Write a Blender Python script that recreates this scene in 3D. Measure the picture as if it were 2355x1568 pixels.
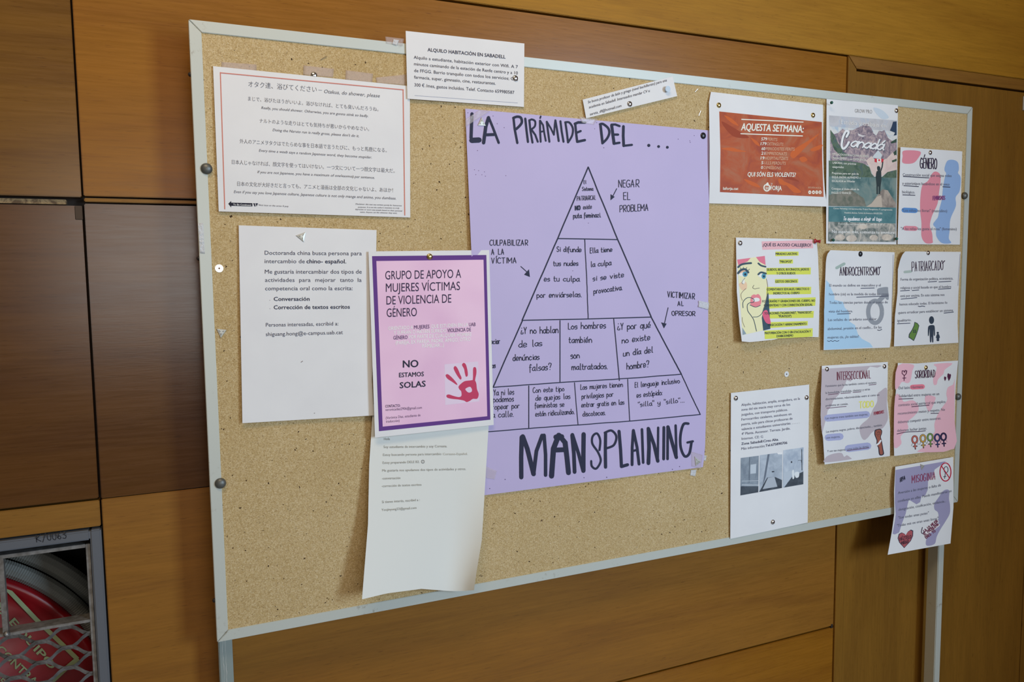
import bpy, bmesh, math, random
import numpy as np
from mathutils import Vector, Matrix, Euler
from mathutils.geometry import tessellate_polygon

for _o in list(bpy.data.objects):
    bpy.data.objects.remove(_o, do_unlink=True)
scene = bpy.context.scene
col = scene.collection
random.seed(7)

# ------------------------------------------------------------------ camera
# Board plane is y=0 (camera on the -y side); x to the right, z up.
CAMZ, CAMD, F = 1.53, 1.24, 1796.3
AX = np.array((0.9131661, -0.04582311, 0.40500359))     # board right, in camera axes (right, down, forward)
AD = np.array((0.0121201, 0.99627358, 0.08539355))      # board down
AN = np.array((-0.40740738, -0.07306981, 0.91031864))   # into the wall
cam_d = bpy.data.cameras.new('camera')
cam_d.sensor_fit = 'HORIZONTAL'; cam_d.sensor_width = 36.0
cam_d.lens = F / 2355 * 36.0
cam_d.clip_start = 0.01; cam_d.clip_end = 60
cam = bpy.data.objects.new('camera', cam_d); col.objects.link(cam)
rx = Vector((AX[0], AN[0], -AD[0])); dn = Vector((AX[1], AN[1], -AD[1])); fw = Vector((AX[2], AN[2], -AD[2]))
M = Matrix((( rx.x, -dn.x, -fw.x, 0), (rx.y, -dn.y, -fw.y, -CAMD), (rx.z, -dn.z, -fw.z, CAMZ), (0, 0, 0, 1)))
cam.matrix_world = M
scene.camera = cam

# ------------------------------------------------------------------ world and light
world = bpy.data.worlds.new('world'); scene.world = world; world.use_nodes = True
bg = world.node_tree.nodes['Background']
bg.inputs[0].default_value = (1.0, 0.82, 0.60, 1); bg.inputs[1].default_value = 0.13

def area(name, loc, target, sx, sy, power, color):
    l = bpy.data.lights.new(name, 'AREA'); l.shape = 'RECTANGLE'; l.size = sx; l.size_y = sy
    l.energy = power; l.color = color
    o = bpy.data.objects.new(name, l); col.objects.link(o); o.location = loc
    o.rotation_euler = (Vector(target) - Vector(loc)).to_track_quat('-Z', 'Y').to_euler()
    return o
area('daylight_window', (2.45, -3.3, 1.95), (0.5, 0, 1.45), 0.8, 1.4, 92, (0.60, 0.79, 1.0))
area('daylight_window_far', (0.70, -5.4, 1.72), (0.5, 0, 1.6), 2.8, 1.3, 44, (0.95, 0.93, 0.90))
area('ceiling_lamp', (-0.1, -1.2, 3.05), (0.4, 0.1, 1.8), 1.0, 0.5, 17, (1.0, 0.76, 0.50))
scene.view_settings.view_transform = 'Standard'
scene.view_settings.look = 'None'
scene.view_settings.gamma = 1.0
scene.view_settings.use_curve_mapping = False
scene.view_settings.exposure = -0.10

# ------------------------------------------------------------------ helpers
def lin(c):
    return tuple(((v/255)/12.92 if v/255 <= 0.04045 else ((v/255+0.055)/1.055)**2.4) for v in c)
WHITE = lin((203, 209, 224))
def obs(c, k=0.80):
    """colour seen in the photograph beside white paper -> reflectance"""
    return tuple(min(0.9, a/b*k) for a, b in zip(lin(c), WHITE))

mats = {}
def new_mat(name):
    m = bpy.data.materials.new(name); m.use_nodes = True
    return m, m.node_tree, m.node_tree.nodes['Principled BSDF']
def plain(name, c, rough=0.6, metal=0.0, spec=0.5, coat=0.0):
    if name in mats: return mats[name]
    m, nt, b = new_mat(name)
    b.inputs['Base Color'].default_value = (*c, 1); b.inputs['Roughness'].default_value = rough
    b.inputs['Metallic'].default_value = metal; b.inputs['Specular IOR Level'].default_value = spec
    b.inputs['Coat Weight'].default_value = coat
    mats[name] = m; return m
def ink(c):
    c = tuple(c); k = 'ink_%d_%d_%d' % c
    if k not in mats: mats[k] = plain(k, obs(c), 0.62, 0, 0.25)
    return mats[k]
def N(nt, t, **kw):
    n = nt.nodes.new(t)
    for k, v in kw.items():
        if hasattr(n, k): setattr(n, k, v)
        else: n.inputs[k].default_value = v
    return n
def ramp(nt, fac, stops, interp='LINEAR'):
    r = nt.nodes.new('ShaderNodeValToRGB'); cr = r.color_ramp; cr.interpolation = interp
    while len(cr.elements) < len(stops): cr.elements.new(0.5)
    for e, (p, c) in zip(cr.elements, stops):
        e.position = p; e.color = (*c, 1) if len(c) == 3 else c
    nt.links.new(fac, r.inputs[0]); return r.outputs[0]
def coords(nt, scale=(1, 1, 1), rot=(0, 0, 0), loc=(0, 0, 0)):
    g = nt.nodes.new('ShaderNodeNewGeometry'); mp = nt.nodes.new('ShaderNodeMapping')
    mp.inputs['Scale'].default_value = scale; mp.inputs['Rotation'].default_value = rot
    mp.inputs['Location'].default_value = loc
    nt.links.new(g.outputs['Position'], mp.inputs[0]); return mp.outputs[0]
def noise(nt, vec, scale, detail=3, rough=0.5, dist=0.0):
    n = N(nt, 'ShaderNodeTexNoise'); n.inputs['Scale'].default_value = scale
    n.inputs['Detail'].default_value = detail; n.inputs['Roughness'].default_value = rough
    n.inputs['Distortion'].default_value = dist
    nt.links.new(vec, n.inputs['Vector']); return n.outputs[0]
def mix(nt, fac, a, b, mode='MIX'):
    m = nt.nodes.new('ShaderNodeMix'); m.data_type = 'RGBA'; m.blend_type = mode
    if hasattr(fac, 'links'): nt.links.new(fac, m.inputs[0])
    else: m.inputs[0].default_value = fac
    for s, v in ((6, a), (7, b)):
        if hasattr(v, 'links'): nt.links.new(v, m.inputs[s])
        else: m.inputs[s].default_value = (*v, 1)
    return m.outputs[2]
def bump(nt, h, b, strength, dist):
    n = nt.nodes.new('ShaderNodeBump'); n.inputs['Strength'].default_value = strength
    n.inputs['Distance'].default_value = dist
    nt.links.new(h, n.inputs['Height']); nt.links.new(n.outputs[0], b.inputs['Normal'])

def mottle(name, c1, c2, scale, c3=None, dist=1.0, detail=4):
    """printed photographic area: a few inks broken up by noise"""
    if name in mats: return mats[name]
    m, nt, b = new_mat(name)
    f = noise(nt, coords(nt), scale, detail, 0.6, dist)
    stops = [(0.36, obs(c1)), (0.62, obs(c2))]
    if c3: stops = [(0.36, obs(c1)), (0.50, obs(c2)), (0.66, obs(c3))]
    nt.links.new(ramp(nt, f, stops), b.inputs['Base Color'])
    b.inputs['Roughness'].default_value = 0.55; b.inputs['Specular IOR Level'].default_value = 0.3
    mats[name] = m; return m

def wood(name, base, dark, vertical=False, seed=0.0, rough=0.33, sheen=0.5):
    m, nt, b = new_mat(name)
    s = (1, 1, 9) if not vertical else (9, 1, 1)
    v = coords(nt, s, (0, 0, 0), (seed, seed*1.7, seed*0.6))
    big = noise(nt, v, 2.2, 4, 0.55, 0.6)
    s2 = (12, 12, 260) if not vertical else (260, 12, 12)
    fine = noise(nt, coords(nt, s2, (0, 0, 0), (seed, 0, seed)), 1.0, 5, 0.62)
    s3 = (45, 45, 520) if not vertical else (520, 45, 45)
    pore = noise(nt, coords(nt, s3), 1.0, 2, 0.5)
    c = ramp(nt, big, [(0.30, dark), (0.52, base), (0.72, tuple(min(1, x*1.16) for x in base))])
    c = mix(nt, 0.35, c, ramp(nt, fine, [(0.35, tuple(x*0.72 for x in base)), (0.65, tuple(min(1, x*1.18) for x in base))]))
    c = mix(nt, 1.0, c, ramp(nt, pore, [(0.27, (0.74, 0.70, 0.68)), (0.36, (1, 1, 1))]), 'MULTIPLY')
    nt.links.new(c, b.inputs['Base Color'])
    rr = nt.nodes.new('ShaderNodeMapRange'); rr.inputs['To Min'].default_value = rough-0.05; rr.inputs['To Max'].default_value = rough+0.09
    nt.links.new(fine, rr.inputs[0]); nt.links.new(rr.outputs[0], b.inputs['Roughness'])
    b.inputs['Specular IOR Level'].default_value = sheen
    bump(nt, pore, b, 0.03, 0.001)
    mats[name] = m; return m

# materials ---------------------------------------------------------
def cork_mat():
    m, nt, b = new_mat('pressed_cork')
    v = coords(nt)
    def vor(scale, sc=(1, 1, 1), rot=(0, 0, 0)):
        w = N(nt, 'ShaderNodeTexVoronoi'); w.inputs['Scale'].default_value = scale
        nt.links.new(coords(nt, sc, rot), w.inputs['Vector']); return w
    warp = noise(nt, v, 90, 2)
    f1 = vor(420, (1, 1, 1.6), (0, 0.6, 0)); f2 = vor(330, (1.7, 1, 1), (0, -0.5, 0))
    sep = nt.nodes.new('ShaderNodeSeparateColor'); nt.links.new(f1.outputs['Color'], sep.inputs[0])
    sep2 = nt.nodes.new('ShaderNodeSeparateColor'); nt.links.new(f2.outputs['Color'], sep2.inputs[0])
    A = (0.57, 0.415, 0.195); L = (0.80, 0.665, 0.43); D = (0.30, 0.185, 0.075); K = (0.055, 0.028, 0.012)
    c = ramp(nt, sep.outputs[0], [(0.0, D), (0.10, tuple(a*0.85 for a in A)), (0.55, A), (1.0, L)])
    c2 = ramp(nt, sep2.outputs[1], [(0.0, tuple(a*0.75 for a in A)), (0.5, A), (1.0, L)])
    c = mix(nt, 0.5, c, c2)
    fine = noise(nt, v, 620, 3, 0.6)
    c = mix(nt, 0.5, c, ramp(nt, fine, [(0.30, D), (0.50, A), (0.70, L)]))
    d1 = noise(nt, coords(nt, (1, 1, 2.2), (0, 0.7, 0)), 420, 2, 0.5); d2 = noise(nt, coords(nt, (1, 1, 2.4), (0, -0.8, 0), (3, 1, 2)), 380, 2, 0.5)
    c = mix(nt, ramp(nt, d1, [(0.30, (1, 1, 1)), (0.37, (0, 0, 0))]), c, D)
    c = mix(nt, ramp(nt, d2, [(0.255, (1, 1, 1)), (0.31, (0, 0, 0))]), c, K)
    c = mix(nt, ramp(nt, d2, [(0.66, (0, 0, 0)), (0.74, (1, 1, 1))]), c, (0.80, 0.72, 0.52))
    spots = noise(nt, v, 210, 1, 0.4)
    c = mix(nt, ramp(nt, spots, [(0.215, (1, 1, 1)), (0.25, (0, 0, 0))]), c, K)
    big = noise(nt, v, 5, 3)
    c = mix(nt, 1.0, c, ramp(nt, big, [(0.3, (0.90, 0.87, 0.80)), (0.7, (1.0, 1.0, 1.0))]), 'MULTIPLY')
    nt.links.new(c, b.inputs['Base Color']); b.inputs['Roughness'].default_value = 0.85
    b.inputs['Specular IOR Level'].default_value = 0.2
    bump(nt, fine, b, 0.35, 0.0008)
    mats['cork'] = m; return m
def alu_mat():
    m, nt, b = new_mat('painted_aluminium')
    v = coords(nt)
    n1 = noise(nt, v, 9, 3, 0.6); n2 = noise(nt, v, 120, 4, 0.7)
    gate = ramp(nt, n1, [(0.56, (0, 0, 0)), (0.64, (1, 1, 1))])
    scuff = ramp(nt, n2, [(0.56, (0, 0, 0)), (0.66, (1, 1, 1))])
    k = nt.nodes.new('ShaderNodeMath'); k.operation = 'MULTIPLY'
    nt.links.new(gate, k.inputs[0]); nt.links.new(scuff, k.inputs[1])
    kk = nt.nodes.new('ShaderNodeMath'); kk.operation = 'MULTIPLY'; kk.inputs[1].default_value = 0.55
    nt.links.new(k.outputs[0], kk.inputs[0])
    c = mix(nt, kk.outputs[0], (0.57, 0.60, 0.55), (0.26, 0.22, 0.16))
    nt.links.new(c, b.inputs['Base Color'])
    b.inputs['Metallic'].default_value = 0.15; b.inputs['Roughness'].default_value = 0.42
    mats['alu'] = m; return m
cork_mat(); alu_mat()
paper_m, nt, b = new_mat('white_paper')
nt.links.new(ramp(nt, noise(nt, coords(nt), 14, 3), [(0.3, (0.79, 0.79, 0.80)), (0.7, (0.83, 0.83, 0.835))]), b.inputs['Base Color'])
b.inputs['Roughness'].default_value = 0.7; b.inputs['Specular IOR Level'].default_value = 0.25
cream_m = plain('cream_paper', (0.79, 0.80, 0.755), 0.7, 0, 0.25)
lilac_m, nt, b = new_mat('lilac_card')
nt.links.new(ramp(nt, noise(nt, coords(nt), 7, 3), [(0.3, (0.535, 0.465, 0.72)), (0.7, (0.565, 0.485, 0.745))]), b.inputs['Base Color'])
b.inputs['Roughness'].default_value = 0.55; b.inputs['Specular IOR Level'].default_value = 0.3
mats['edge_dark'] = plain('dark_edge', (0.035, 0.03, 0.035), 0.5)

def mk_obj(name, verts, faces, mat, parent=None, smooth=False, origin=None):
    me = bpy.data.meshes.new(name)
    o3 = Vector(origin) if origin is not None else Vector((0, 0, 0))
    me.from_pydata([tuple(Vector(v)-o3) for v in verts], [], faces); me.update()
    for mm in (mat if isinstance(mat, (list, tuple)) else [mat]): me.materials.append(mm)
    if smooth:
        for p in me.polygons: p.use_smooth = True
    o = bpy.data.objects.new(name, me); col.objects.link(o)
    o.location = o3
    if parent:
        o.parent = parent; o.location = o3 - parent.location
    return o
def bm_obj(name, bm, mat, parent=None, loc=(0, 0, 0), smooth=False):
    me = bpy.data.meshes.new(name); bmesh.ops.recalc_face_normals(bm, faces=bm.faces[:])
    bm.to_mesh(me); bm.free()
    for mm in (mat if isinstance(mat, (list, tuple)) else [mat]): me.materials.append(mm)
    if smooth:
        for p in me.polygons: p.use_smooth = True
    o = bpy.data.objects.new(name, me); col.objects.link(o); o.location = loc
    if parent: o.parent = parent
    return o
def box_bm(x0, x1, y0, y1, z0, z1, bevel=0.0, bm=None):
    bm2 = bmesh.new()
    bmesh.ops.create_cube(bm2, size=1, matrix=Matrix.Translation(((x0+x1)/2, (y0+y1)/2, (z0+z1)/2)) @ Matrix.Diagonal((x1-x0, y1-y0, z1-z0, 1)))
    if bevel: bmesh.ops.bevel(bm2, geom=bm2.edges[:], offset=bevel, segments=2, affect='EDGES')
    if bm is None: return bm2
    me = bpy.data.meshes.new('t'); bm2.to_mesh(me); bm2.free(); bm.from_mesh(me); bpy.data.meshes.remove(me)
    return bm
def thing(name, label, cat, loc=(0, 0, 0), group=None):
    o = bpy.data.objects.new(name, None); col.objects.link(o); o.location = loc
    o.empty_display_size = 0.05
    return tag(o, label, cat, group)
def tag(o, label, cat, group=None):
    o['label'] = label; o['category'] = cat
    group = group or {'thumbtack': 'thumbtacks on the notice board', 'card': 'printed definition cards on the right of the board', 'tape': 'tape pieces on the board', 'pin': 'green pins of the mountain poster', 'staple': 'staples left in the cork', 'tack': 'triangular metal tacks', 'notice': 'white typed notices'}.get(cat)
    if group: o['group'] = group
    return o

def rays(px):
    px = np.asarray(px, float).reshape(-1, 2)
    r = np.stack([(px[:, 0]-1177.5)/F, (px[:, 1]-784)/F, np.ones(len(px))], 1)
    n = r @ AN
    return (r @ AX)/n, (r @ AD)/n          # x, down per unit distance into the wall
def at(px, y=0.0):
    """points of the picture carried onto the plane(s) at depth y"""
    X, D = rays(px); t = CAMD + np.asarray(y)
    return np.stack([X*t, np.broadcast_to(np.asarray(y, float), X.shape), CAMZ - D*t], 1)
def at1(x, y_, depth=0.0): return Vector(at([(x, y_)], depth)[0])

# ------------------------------------------------------------------ the setting
W = 0.07
KX = (CAMD+W)/1.36                      # the wall was surveyed in one plane; keep its proportions at this depth
def wX(x): return x*KX
def wZ(z): return CAMZ-(CAMZ-z)*KX
orange = wood('beech_orange', (0.285, 0.112, 0.009), (0.220, 0.078, 0.007), seed=1.0, rough=0.27, sheen=0.32)
orange_l = wood('beech_orange_lower', (0.268, 0.112, 0.013), (0.205, 0.080, 0.010), seed=2.3, rough=0.38, sheen=0.35)
orange2 = wood('beech_orange_upper', (0.370, 0.175, 0.016), (0.300, 0.130, 0.012), seed=5.0, rough=0.44, sheen=0.15)
brownw = wood('beech_brown', (0.100, 0.037, 0.006), (0.066, 0.021, 0.004), seed=9.0, rough=0.19, sheen=0.60)
brown_u = wood('beech_brown_upper', (0.180, 0.078, 0.009), (0.110, 0.042, 0.006), seed=4.0, rough=0.21, sheen=0.55)
door_w = wood('beech_door', (0.225, 0.104, 0.014), (0.180, 0.080, 0.011), vertical=True, seed=3.0, rough=0.45, sheen=0.15)
strip_w = wood('beech_strip', (0.260, 0.118, 0.017), (0.215, 0.090, 0.013), seed=7.0, rough=0.42, sheen=0.3)
gap_m = plain('joint_shadow', (0.020, 0.011, 0.006), 0.8)

floor = bm_obj('floor', box_bm(-3.0, 3.2, -3.2, W+0.06, -0.1, 0.0), plain('floor_terrazzo', (0.30, 0.29, 0.27), 0.4))
floor['kind'] = 'structure'
wall = bm_obj('wall_back', box_bm(-3.0, -0.75, W+0.03, W+0.06, 0, 3.2), gap_m); wall['kind'] = 'structure'
bm = bmesh.new()
# backing behind the panels, open where the hose cabinet sits
for x0, x1, z0, z1 in ((-3.0, wX(-0.78), 0, 3.2), (wX(-0.11), 3.2, 0, 3.2), (wX(-0.78), wX(-0.11), wZ(1.136), 3.2), (wX(-0.78), wX(-0.11), 0, wZ(0.43))):
    box_bm(x0, x1, W+0.022, W+0.05, z0, z1, 0, bm)
_me = wall.data; bm.to_mesh(_me); bm.free()
def panel(x0, x1, z0, z1, mat, y0=None, name='panel', t=0.02):
    y0 = W if y0 is None else y0
    x0, x1, z0, z1 = wX(x0), wX(x1), wZ(z0), wZ(z1)
    return bm_obj(name, box_bm(x0, x1, y0, y0+t+0.002, z0, z1, 0.0012), mat, wall)
g = 0.0015
XA, XD, XE = -0.105, 1.452, 1.479
panel(-1.6, XA-g, 1.654, 2.75, brown_u, W-0.001)                # left column, upper
panel(-1.6, XA-0.0022, 1.188, 1.641, brownw, W+0.000)          # left column, middle
panel(-1.6, XA-g, 1.143, 1.1845, strip_w, W+0.001)             # strip over the cabinet
panel(-1.6, -0.79, 0.10, 1.140, brownw)                         # beside the cabinet
panel(-0.787, XA-g, 0.10, 0.425, brownw)                        # below the cabinet
panel(XA+g, XD-0.0004, 1.656, 2.0155, orange)                       # main column, upper
panel(XA+g, XD-0.0004, 1.1865, 1.6445, brownw, W+0.0005)
panel(XA+g, XD-0.0004, 0.669, 1.1855, orange_l)
panel(XA+g, XD-0.0004, 0.10, 0.665, orange)
panel(XA+g, 2.295, 2.0195, 2.75, orange2, W-0.0015)              # long panel above everything
panel(XA+g, XD-0.0004, 1.6475, 1.6535, strip_w, W+0.003)             # ledge strip in the joint
# right: door leaf in its mitred frame
def prism(name, pts, y0, y1, mat, parent, bev=0.0):
    bm = bmesh.new()
    a = [bm.verts.new((x, y0, z)) for x, z in pts]; b_ = [bm.verts.new((x, y1, z)) for x, z in pts]
    bm.faces.new(a); bm.faces.new(b_[::-1])
    for i in range(len(pts)): bm.faces.new((a[i], a[(i+1) % len(pts)], b_[(i+1) % len(pts)], b_[i]))
    if bev: bmesh.ops.bevel(bm, geom=bm.edges[:], offset=bev, segments=1, affect='EDGES')
    return bm_obj(name, bm, mat, parent)
door = thing('door_1', '', '', (wX(XE), W, 0)); del door['label']; del door['category']; door['kind'] = 'structure'
def dprism(n, pts, y0, y1, m, bev=0.0008):
    return prism(n, [(wX(x)-wX(XE), max(wZ(z), 0.004)) for x, z in pts], y0-W, y1-W, m, door, bev)
dprism('frame_post', [(XD, 0.0), (XE-0.0012, 0.0), (XE-0.0012, 1.989), (XD, 2.0165)], W-0.004, W+0.02, door_w)
dprism('frame_head', [(XD+0.002, 2.0178), (XE+0.001, 1.9905), (2.295, 1.9905), (2.295, 2.0178)], W-0.003, W+0.02, strip_w)
dprism('door_leaf', [(XE+0.002, 0.01), (2.165, 0.01), (2.165, 1.986), (XE+0.002, 1.986)], W, W+0.02, door_w)
dprism('door_leaf', [(2.169, 0.01), (2.295, 0.01), (2.295, 1.986), (2.169, 1.986)], W, W+0.02, door_w)
_p = at1(2353, 238, W); _p.x /= KX; _p.z = CAMZ-(CAMZ-_p.z)/KX
dprism('hinge_plate', [(_p.x-0.004, _p.z-0.018), (_p.x+0.012, _p.z-0.018), (_p.x+0.012, _p.z+0.018), (_p.x-0.004, _p.z+0.018)], W-0.004, W, plain('zinc', (0.6, 0.62, 0.62), 0.3, 0.6))
# metal strip bedded in the left joint, chipped corner block beneath it
joint_m = mottle('worn_joint_strip', (90, 72, 55), (150, 130, 100), 60, (70, 50, 40))
bm_obj('joint_strip', box_bm(wX(-1.6), wX(-0.128), W+0.008, W+0.02, wZ(1.6432), wZ(1.6505), 0.0006), joint_m, wall)
bm_obj('corner_block', box_bm(wX(XA-0.0115), wX(XA-0.0015), W-0.0006, W+0.021, wZ(1.620), wZ(1.641), 0.0006), plain('dark_block', (0.055, 0.03, 0.014), 0.6), wall)
bm_obj('dark_notch', box_bm(wX(XD-0.009), wX(XD-0.003), W-0.0006, W+0.01, wZ(0.664), wZ(0.674), 0.0004), gap_m, wall)  # near-black block stands in for the dark notch in the joint
# unseen wall beyond the door, added to block window light from the right end
wr = bm_obj('blocker_wall_right', box_bm(2.18, 2.40, -1.95, W+0.06, 0, 3.2), wood('beech_side', (0.16, 0.06, 0.013), (0.10, 0.035, 0.007), seed=12.0))
wr['kind'] = 'structure'

# ------------------------------------------------------------------ notice board
BX0, BX1, BZ0, BZ1 = 0.051, 1.716, 0.973, 1.899
board = thing('notice_board', 'wide cork notice board in a silver-grey metal frame on two legs', 'notice board', (0.8835, 0.02, 0.0))
def bl(x): return x - 0.8835
RW = 0.0165
cork_o = bm_obj('cork_panel', box_bm(bl(BX0+0.006), bl(BX1-0.006), 0.002-0.02, 0.016-0.02, BZ0+0.006, BZ1-0.006), mats['cork'], board)
def rail(pts):
    """mitred rail: flat face, small inner lip and outer edge"""
    bm = bmesh.new()
    a = [bm.verts.new((bl(x), -0.02, z)) for x, z in pts]
    b_ = [bm.verts.new((bl(x), 0.0, z)) for x, z in pts]
    bm.faces.new(a); bm.faces.new(b_[::-1])
    for i in range(4): bm.faces.new((a[i], a[(i+1) % 4], b_[(i+1) % 4], b_[i]))
    bmesh.ops.bevel(bm, geom=bm.edges[:], offset=0.0007, segments=2, affect='EDGES')
    return bm_obj('frame_rail', bm, mats['alu'], board)
m_ = 0.0005
rail([(BX0, BZ0+m_), (BX0+RW, BZ0+RW+m_), (BX0+RW, BZ1-RW-m_), (BX0, BZ1-m_)])
rail([(BX1, BZ0+m_), (BX1-RW, BZ0+RW+m_), (BX1-RW, BZ1-RW-m_), (BX1, BZ1-m_)])
rail([(BX0+m_, BZ1), (BX0+RW+m_, BZ1-RW), (BX1-RW-m_, BZ1-RW), (BX1-m_, BZ1)])
rail([(BX0+m_, BZ0), (BX0+RW+m_, BZ0+RW), (BX1-RW-m_, BZ0+RW), (BX1-m_, BZ0)])
bm_obj('back_sheet', box_bm(bl(BX0+0.003), bl(BX1-0.003), -0.0035, 0.001, BZ0+0.003, BZ1-0.003), mats['edge_dark'], board)
leg_m = plain('grey_leg_paint', (0.30, 0.36, 0.35), 0.38, 0.25)
for x0 in (0.0535, 1.6835):
    o = bm_obj('leg', box_bm(bl(x0), bl(x0+0.0205), 0.002, 0.031, 0.03, 1.86, 0.0015), leg_m if x0 < 1 else mats['alu'], board)
    bm_obj('foot', box_bm(bl(x0-0.002), bl(x0+0.0225), -0.26, 0.045, 0.0, 0.03, 0.003), leg_m, board)
wear = plain('bare_metal_scratch', (0.62, 0.64, 0.62), 0.4, 0.3)
for k, xx in enumerate((0.0600, 0.0637)):
    vs, fs = [], []; z = 0.972
    while z > 0.05:
        x = xx + random.uniform(-0.0005, 0.0005)*(2 if k == 0 else 1); w = random.uniform(0.0001, 0.0004)
        vs += [(bl(x-w), 0.00185, z), (bl(x+w), 0.00185, z)]
        if len(vs) > 2:
            n = len(vs); fs.append((n-4, n-3, n-1, n-2))
        z -= 0.006
    mk = bpy.data.meshes.new('scratch'); mk.from_pydata(vs, [], fs); mk.materials.append(wear)
    so = bpy.data.objects.new('scratch', mk); col.objects.link(so); so.parent = board
def dome_bm(r, h, seg=28, rings=7, flare=1.0):
    bm = bmesh.new(); prev = None
    prof = [(r*math.cos(a), -h*math.sin(a)) for a in [math.pi/2*i/rings for i in range(rings)]]
    prof = [(r*0.94, 0.0)] + [(r, -h*0.06)] + [(p[0], p[1]-h*0.08) for p in prof[1:]]
    ringsv = [[bm.verts.new((p[0]*math.cos(2*math.pi*k/seg), p[1], p[0]*math.sin(2*math.pi*k/seg))) for k in range(seg)] for p in prof]
    for a, b2 in zip(ringsv, ringsv[1:]):
        for k in range(seg): bm.faces.new((a[k], a[(k+1) % seg], b2[(k+1) % seg], b2[k]))
    top = bm.verts.new((0, -h*1.08, 0))
    for k in range(seg): bm.faces.new((ringsv[-1][k], ringsv[-1][(k+1) % seg], top))
    bm.faces.new(ringsv[0][::-1])
    return bm
rivet_m, nt, b = new_mat('hammered_grey_rivet')
b.inputs['Base Color'].default_value = (0.14, 0.145, 0.135, 1); b.inputs['Roughness'].default_value = 0.42; b.inputs['Metallic'].default_value = 0.5
bump(nt, noise(nt, coords(nt), 900, 3), b, 0.4, 0.0004)
for px in ((475, 388), (507, 1111), (2218, 450), (2203, 912)):
    p = at1(*px, 0.0)
    bm_obj('rivet', dome_bm(0.0082, 0.0055), rivet_m, board, (p.x-0.8835, -0.02, p.z), True)
for px in ((434, 171), (454, 594), (488, 1381)):
    p = at1(*px, 0.01)
    bm2 = dome_bm(0.0035, 0.0035, 16, 4); bmesh.ops.rotate(bm2, verts=bm2.verts[:], cent=(0, 0, 0), matrix=Matrix.Rotation(-math.pi/2, 3, 'Z'))
    bm_obj('edge_screw', bm2, mats['edge_dark'], board, (BX0-0.8835, -0.010, p.z), True)
# ------------------------------------------------------------------ paper and print
def homog(src, dst):
    A = []; B = []
    for (x, y), (u, v) in zip(src, dst):
        A.append([x, y, 1, 0, 0, 0, -u*x, -u*y]); B.append(u)
        A.append([0, 0, 0, x, y, 1, -v*x, -v*y]); B.append(v)
    h = np.linalg.solve(np.array(A, float), np.array(B, float))
    return np.append(h, 1).reshape(3, 3)
def happly(H, p):
    p = np.asarray(p, float).reshape(-1, 2)
    q = np.c_[p, np.ones(len(p))] @ H.T
    return q[:, :2]/q[:, 2:3]
def interp(tab, t):
    if not tab: return np.zeros_like(t)
    a = np.array(tab, float); return np.interp(t, a[:, 0], a[:, 1])
def smooth_pts(P, closed=False, n=5):
    P = [np.array(p, float) for p in P]
    if len(P) < 3: return P
    out = []; m = len(P)
    rng = range(m if closed else m-1)
    for i in rng:
        if closed: p0, p1, p2, p3 = P[(i-1) % m], P[i], P[(i+1) % m], P[(i+2) % m]
        else: p0, p1, p2, p3 = P[max(i-1, 0)], P[i], P[i+1], P[min(i+2, m-1)]
        for k in range(n):
            t = k/n
            out.append(0.5*((2*p1)+(-p0+p2)*t+(2*p0-5*p1+4*p2-p3)*t*t+(-p0+3*p1-3*p2+p3)*t**3))
    if not closed: out.append(P[-1])
    return out
def ribbon(pts, w0, w1=None, cap=True):
    """flat pen stroke: list of points -> verts, faces (2D)"""
    P = [np.array(p, float) for p in pts]
    if len(P) == 1 or (len(P) == 2 and np.allclose(P[0], P[1])):
        r = w0*0.62; v = [(P[0][0]+r*math.cos(a*math.pi/4), P[0][1]+r*math.sin(a*math.pi/4)) for a in range(8)]
        return v, [tuple(range(8))]
    w1 = w0 if w1 is None else w1
    V = []; Fc = []
    n = len(P)
    for i, p in enumerate(P):
        a = P[max(i-1, 0)]; c = P[min(i+1, n-1)]
        t = c-a; L = np.hypot(*t); t = t/L if L > 1e-9 else np.array((1., 0.))
        nn = np.array((-t[1], t[0]))
        k = 1.0
        if 0 < i < n-1:
            d1 = P[i]-P[i-1]; l1 = np.hypot(*d1)
            if l1 > 1e-9:
                cs = abs(np.dot(d1/l1, t)); k = 1/max(cs, 0.6)
        w = (w0+(w1-w0)*i/(n-1))/2*k
        V += [tuple(p+nn*w), tuple(p-nn*w)]
        if i: m = len(V); Fc.append((m-4, m-3, m-1, m-2))
    if cap:
        for idx, (p, q, w) in enumerate(((P[0], P[1], w0), (P[-1], P[-2], w1))):
            d = p-q; L = np.hypot(*d); d = d/L if L > 1e-9 else np.array((1., 0.)); nn = np.array((-d[1], d[0])); r = w/2
            b0 = len(V)
            for k in range(5):
                a = -math.pi/2+math.pi*k/4
                V.append(tuple(p+d*r*math.cos(a)+nn*r*math.sin(a)))
            Fc.append(tuple(range(b0, b0+5)))
    return V, Fc

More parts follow.
